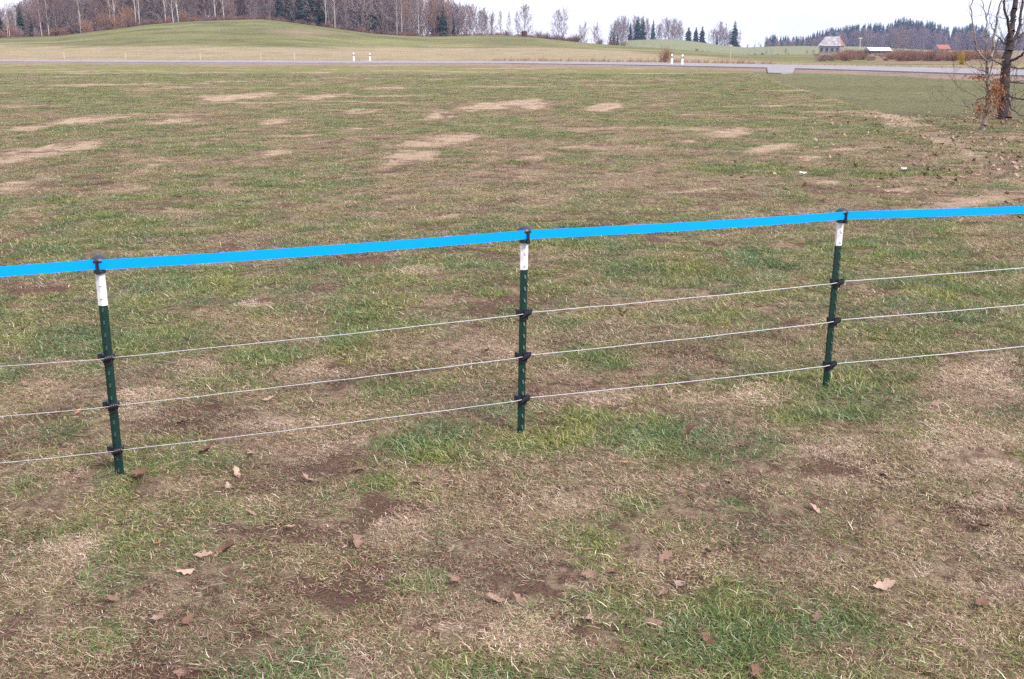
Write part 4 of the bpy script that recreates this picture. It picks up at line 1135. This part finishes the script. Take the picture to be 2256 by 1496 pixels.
for i in range(150):
    px = 1795 + 400 * (i + rl.random()) / 150; Y = rl.uniform(140, 270)
    lo_y = 108 if px > 1960 else 120
    if 1900 < px < 1960: lo_y = 128
    if 1800 < px < 1850: lo_y = 118
    if 1850 < px < 1900: lo_y = 108
    X = u_of(px) * Y
    if Y < float(road_far_Y(X / Y)) + 8: Y = float(road_far_Y(X / Y)) + 10 + 30 * rl.random()
    plant_px('hedge_shrub', SHRUB[rl.randrange(4)], px, lo_y + 14 * rl.random() ** 1.4, Y, 'bare brown shrub in the hedge beyond the road on the right', 'shrub', 'hedge shrubs beyond the road', rl.uniform(1.6, 2.8), ('stems', 'twigs'))
for i, (px, top, Y) in enumerate(((1535, 106, 420), (1548, 110, 420), (1562, 112, 420), (1650, 118, 300), (1664, 117, 300), (1680, 115, 300), (1715, 120, 330), (1738, 118, 330))):
    plant_px('field_bush', SHRUB[(1, 0)[i % 2]], px, top, Y, 'low reddish bush in the fields right of the grove', 'shrub', 'low bushes in the far fields', 1.3, ('stems', 'twigs'))
Yb = float(road_far_Y(u_of(1467))) + 3
plant_px('roadside_shrub', SHRUB[1], 1467, 102, Yb, 'round reddish bare bush beside the road behind the white posts', 'shrub', None, 0.85, ('stems', 'twigs'))
M_YELLOW = principled('yellow_shrub', (0.40, 0.26, 0.03), 0.8, 0.2, scale=5)
plant_px('yellow_shrub', shrub(520, M_YELLOW, 120, 0.9, 0.009), 2122, 112, 110, 'yellow orange shrub behind the left of the right-hand trees', 'shrub', None, 0.55, ('stems', 'twigs'))

# dry weeds along the far verge
n = 1500
bpx = NR.uniform(-300, 2400, n); bu = u_of(bpx); bY = road_far_Y(bu) + NR.uniform(0.6, 5, n); bX = bu * bY
keepw = (NR.random(n) < np.where((bpx > 1080) & (bpx < 1700), 1.0, 0.35)); bX, bY, bpx = bX[keepw], bY[keepw], bpx[keepw]
bH = NR.uniform(0.15, 0.6, len(bX)) * np.where((bpx > 1080) & (bpx < 1700), 1.1, 0.6)
scatter('roadside_weeds', np.stack([bX, bY, ground_z(bX, bY)], 1), NR.integers(0, 2, len(bX)), np.stack([0 * bX, 0 * bX, NR.random(len(bX)) * 6.28], 1), np.stack([bH * 1.4, bH * 1.4, bH], 1), [shrub(530, F_WEED, 16, 0.7, 0.010)[1], shrub(531, F_WEED, 12, 0.5, 0.010)[1]],
        'dry reddish weeds along the far verge of the road', 'weeds')

# ---- delineators, stakes, poles
M_BAND = principled('black_band', (0.02, 0.02, 0.025), 0.5, 0.3); M_REFL = principled('reflector', (0.7, 0.7, 0.72), 0.3, 0.5)
def delineator(px, base_py, lab, far):
    P = ground_at(px, base_py, 0.2 if far else 0.05)
    r_ = bpy.data.objects.new('road_marker_post', None); COL.objects.link(r_); r_.location = (P.x, P.y, gz(P.x, P.y) - 0.02); tag(r_, lab, 'marker post', 'white marker posts along the road')
    poly = [(-0.09, -0.06), (0.09, -0.06), (0.05, 0.07), (-0.05, 0.07)]
    b = MB().prism(poly, 0, 1.0); b.add([(-0.09, -0.06, 1.0), (0.09, -0.06, 1.0), (0.05, 0.07, 1.08), (-0.05, 0.07, 1.08)], [(0, 1, 2, 3), (0, 3, 2, 1)])
    b.build('post', M_POST_WHITE, r_)
    bd = MB().prism([(x * 1.04, y * 1.04) for x, y in poly], 0.66, 0.88).build('black_band', M_BAND, r_)
    MB().box((0, -0.068, 0.77), (0.05, 0.012, 0.17)).build('reflector', M_REFL, bd)
delineator(780, 138.5, 'white marker post on the near roadside, leftmost of four', False)
delineator(815.5, 135.5, 'white marker post across the road, second from the left of four', True)
delineator(1480, 144.5, 'white marker post on the near roadside before the round red bush', False)
delineator(1503, 142, 'white marker post across the road, rightmost of four', True)
for px, lab in ((140, 'thin pale stake by the road, leftmost of five'), (275, 'thin pale stake by the road, second from the left of five'), (440, 'thin pale stake by the road, middle of five'), (573, 'thin pale stake by the road, fourth from the left of five'), (648, 'thin pale stake by the road, rightmost of five')):
    u = u_of(px); Y = float(road_far_Y(u)) + 1.2
    b = MB().prism([(-0.045, -0.045), (0.045, -0.045), (0.045, 0.045), (-0.045, 0.045)], -0.2, 1.0)
    b.add([(-0.045, -0.045, 1.0), (0.045, -0.045, 1.0), (0.045, 0.045, 1.0), (-0.045, 0.045, 1.0), (0, 0, 1.1)], [(0, 1, 4), (1, 2, 4), (2, 3, 4), (3, 0, 4)])
    o = b.build('roadside_stake', M_WOOD); o.location = (u * Y, Y, gz(u * Y, Y)); o.rotation_euler = (rl.uniform(-.03, .03), rl.uniform(-.05, .05), 0.4)
    tag(o, lab, 'stake', 'thin stakes along the road')
def pole(px, top, Y, r, mat, lab, cat, arm):
    X = u_of(px) * Y; z0 = gz(X, Y); H = CAM_H - Y * float(slope(top)) - z0
    o = bpy.data.objects.new('utility_pole' if arm else 'field_pole', None); COL.objects.link(o); o.location = (X, Y, z0); tag(o, lab, cat)
    MB().lathe([(r, -0.3), (r * 0.7, H)], 8).build('pole', mat, o)
    MB().box((0, 0, H - 0.25), (r * (9 if arm else 7), r * 1.6, r * 2.2)).build('crossarm' if arm else 'pole_head', mat, o)
pole(1610, 97, 165, 0.06, M_WOOD, 'thin grey pole beyond the road left of the side turning', 'pole', True)
pole(1894, 83, 560, 0.28, M_WOOD, 'tan pole standing up before the far conifer wood', 'pole', False)

# ---- the two bare trees on the right
def limb_tree(name, Yb, limbs, mat, mat2, label, seed, twn=9, leafspots=None, twig_r=0.005, leaf_mat=None):
    r = np.random.default_rng(seed); trunk, twigs = [], []
    def curve(ctrl):
        C = [np.array(at(x, y, Yb + dy)) for x, y, dy in ctrl]
        out = []
        for i in range(len(C) - 1):
            p0, p1, p2, p3 = C[max(i - 1, 0)], C[i], C[i + 1], C[min(i + 2, len(C) - 1)]
            for s in range(4):
                t = s / 4
                out.append(0.5 * ((2 * p1) + (-p0 + p2) * t + (2 * p0 - 5 * p1 + 4 * p2 - p3) * t * t + (-p0 + 3 * p1 - 3 * p2 + p3) * t ** 3))
        out.append(C[-1]); return out
    def sprout(p, d, L, rad, lev):
        d = d / np.linalg.norm(d); q = p; rr = rad; pts = [p]
        ns_ = 4
        for s in range(ns_):
            d = d + r.normal(0, 0.14, 3) + np.array([0, 0, 0.10]); d /= np.linalg.norm(d); q = q + d * L / ns_; pts.append(q)
        rads = [rad * (1 - 0.75 * k / ns_) for k in range(ns_ + 1)]
        twigs.extend(polyseg(pts, rads))
        if lev > 0:
            for k in range(5 if lev > 1 else 4):
                j = r.integers(1, ns_ + 1); sprout(pts[j], d * 0.8 + r.normal(0, 0.5, 3), L * r.uniform(0.35, 0.6), rads[j] * 0.7, lev - 1)
    for li, (ctrl, r0, r1, dens) in enumerate(limbs):
        P = curve(ctrl); n_ = len(P); R = [r0 + (r1 - r0) * (i / (n_ - 1)) ** 0.8 for i in range(n_)]
        P = [p + (r.normal(0, 0.012, 3) if 0 < i else 0) for i, p in enumerate(P)]
        if li == 0:
            R[0] *= 1.45; R[1] *= 1.15
            P[0] = P[0] - np.array([0, 0, 0.15])
        trunk += polyseg(P, R)
        tot = sum(np.linalg.norm(P[i + 1] - P[i]) for i in range(n_ - 1))
        for k in range(int(tot * dens * 1.7)):
            i = r.integers(int(n_ * 0.2), n_ - 1); d = P[i + 1] - P[i]; d /= np.linalg.norm(d)
            sprout(P[i], d * 0.5 + r.normal(0, 0.6, 3) + np.array([0, 0, 0.25]), r.uniform(0.3, 0.85), min(R[i] * 0.5, twig_r * 1.6), 2 if r.random() < 0.5 else 1)
    o = bpy.data.objects.new(name, None); COL.objects.link(o)
    B = at(limbs[0][0][0][0], limbs[0][0][0][1], Yb); o.location = (B.x, B.y, gz(B.x, B.y)); tag(o, label, 'tree')
    off = np.array(o.location)
    def sh(S):
        S = np.array(S); S[:, 0:3] -= off; S[:, 4:7] -= off; return S
    obj('trunk', seg_mesh('trunk', sh(trunk), mat, 7), o); obj('crown', seg_mesh('crown', sh(twigs), mat2, 3), o)
    if leafspots:
        Vv, Ff = [], []
        for cx_, cy_, sx_, sy_, cnt_ in leafspots:
            for k in range(cnt_):
                c = np.array(at(cx_ + r.normal(0, sx_), cy_ + r.normal(0, sy_), Yb + r.normal(0, 0.25))) - off
                L = r.uniform(0.04, 0.075); ax = np.array([r.normal(0, 0.5), r.normal(0, 0.5), -1]); ax /= np.linalg.norm(ax)
                sd_ = np.cross(ax, r.normal(0, 1, 3)); sd_ /= np.linalg.norm(sd_); nn = np.cross(ax, sd_); n0 = len(Vv)
                Vv += [c, c + ax * L * 0.4 + sd_ * L * 0.28 + nn * 0.01, c + ax * L, c + ax * L * 0.45 - sd_ * L * 0.28 + nn * 0.012]
                Ff.append((n0, n0 + 1, n0 + 2, n0 + 3))
        lv = obj('dry_leaves', new_mesh('dry_leaves', Vv, Ff, [leaf_mat]), o); lv['kind'] = 'stuff'
    return o
YA, YB = ground_at(2212, 264).y, ground_at(2164, 288).y
A_limbs = [([(2212, 265, 0), (2211, 225, 0), (2213, 180, 0), (2218, 140, 0), (2224, 105, 0), (2226, 85, 0), (2230, 50, .1), (2236, 10, .1), (2240, -40, .2), (2246, -120, .2), (2250, -200, .2)], 0.155, 0.03, 2.5),
           ([(2226, 92, 0), (2220, 50, -.2), (2213, 20, -.3), (2214, -20, -.4), (2206, -100, -.5)], 0.045, 0.012, 3),
           ([(2227, 100, 0), (2240, 75, .3), (2249, 45, .4), (2253, 0, .5), (2262, -90, .6)], 0.06, 0.015, 3),
           ([(2223, 136, 0), (2245, 125, -.3), (2266, 110, -.5), (2310, 85, -.8)], 0.04, 0.012, 4), ([(2226, 90, 0), (2245, 80, .5), (2264, 66, .8), (2310, 30, 1)], 0.05, 0.012, 4),
           ([(2216, 152, 0), (2202, 142, -.2), (2188, 134, -.4), (2176, 120, -.5)], 0.022, 0.006, 4), ([(2214, 183, 0), (2240, 182, .3), (2268, 184, .5), (2320, 178, .8)], 0.03, 0.008, 4),
           ([(2212, 203, 0), (2232, 215, -.4), (2258, 218, -.7), (2300, 205, -1)], 0.026, 0.007, 4), ([(2212, 206, 0), (2226, 236, -.5), (2246, 253, -.8), (2272, 254, -1)], 0.02, 0.006, 4),
           ([(2222, 112, 0), (2206, 88, .3), (2192, 74, .5), (2178, 50, .7)], 0.022, 0.006, 4), ([(2213, 190, 0), (2196, 186, .4), (2176, 180, .8), (2150, 170, 1.2)], 0.022, 0.006, 3),
           ([(2218, 145, 0), (2240, 150, .5), (2266, 150, .9), (2300, 140, 1.2)], 0.024, 0.006, 4), ([(2212, 215, 0), (2200, 236, -.3), (2212, 262, -.5)], 0.012, 0.005, 2)]
limb_tree('bare_tree', YA, A_limbs, M_BARK, M_BARK, 'large dark leafless tree at the right edge of the lawn', 3)
B_limbs = [([(2164, 288, 0), (2170, 262, 0), (2175, 235, 0), (2178, 205, 0), (2176, 180, 0), (2173, 160, 0), (2178, 140, 0), (2187, 118, 0), (2190, 85, 0), (2196, 45, 0), (2204, 8, 0), (2214, -40, 0), (2220, -110, 0)], 0.062, 0.010, 1.6),
           ([(2175, 138, 0), (2160, 122, -.1), (2151, 106, -.1), (2147, 80, -.2), (2144, 50, -.2), (2139, 20, -.2), (2142, -5, -.2), (2138, -70, -.2)], 0.026, 0.008, 1.8),
           ([(2174, 150, 0), (2172, 120, .1), (2171, 70, .1), (2173, 40, .2), (2165, 10, .2), (2160, -40, .2)], 0.022, 0.007, 1.8),
           ([(2173, 45, 0.2), (2182, 10, .2), (2190, -40, .3)], 0.012, 0.005, 2.5),
           ([(2176, 240, 0), (2150, 237, -.3), (2120, 232, -.4), (2095, 228, -.5), (2066, 221, -.6), (2048, 217, -.6)], 0.014, 0.004, 3),
           ([(2176, 218, 0), (2150, 211, .3), (2125, 200, .4), (2110, 190, .5), (2098, 175, .6), (2092, 165, .6)], 0.014, 0.004, 3),
           ([(2176, 175, 0), (2193, 115, -.2), (2204, 92, -.3), (2207, 68, -.3)], 0.016, 0.005, 2), ([(2178, 205, 0), (2186, 232, -.2), (2192, 264, -.3)], 0.012, 0.005, 1),
           ([(2174, 165, 0), (2158, 162, -.2), (2145, 158, -.3)], 0.012, 0.004, 3), ([(2176, 160, 0), (2150, 150, .4), (2132, 143, .6), (2118, 122, .7)], 0.012, 0.004, 3)]
M_DEADLEAF = principled('clinging_dead_leaves', (0.22, 0.10, 0.052), 0.8, 0.2, var=0.35, scale=6)
limb_tree('young_tree', YB, B_limbs, M_BARK_PALE, M_BARK, 'slim leaning young tree with dead brown leaves before the large tree', 4, leafspots=[(2192, 212, 12, 22, 420), (2160, 236, 9, 10, 150), (2156, 168, 13, 3, 70), (2198, 190, 8, 12, 120)], twig_r=0.0035, leaf_mat=M_DEADLEAF)

# ------------------------------------------------------------------ haze
hz = MB().box((0, 800, 27.0), (3060, 2460, 62.0)).build('haze', bpy.data.materials.new('haze_air'))
hm = hz.data.materials[0]; hm.use_nodes = True; hm.node_tree.nodes.clear()
ho = hm.node_tree.nodes.new('ShaderNodeOutputMaterial'); hv = hm.node_tree.nodes.new('ShaderNodeVolumePrincipled')
hv.inputs['Color'].default_value = (0.50, 0.62, 1.0, 1); hv.inputs['Density'].default_value = 0.00023; hv.inputs['Anisotropy'].default_value = 0.2
hm.node_tree.links.new(hv.outputs[0], ho.inputs['Volume'])
tag(hz, 'thin bluish winter haze over the distant fields', 'haze', kind='stuff')
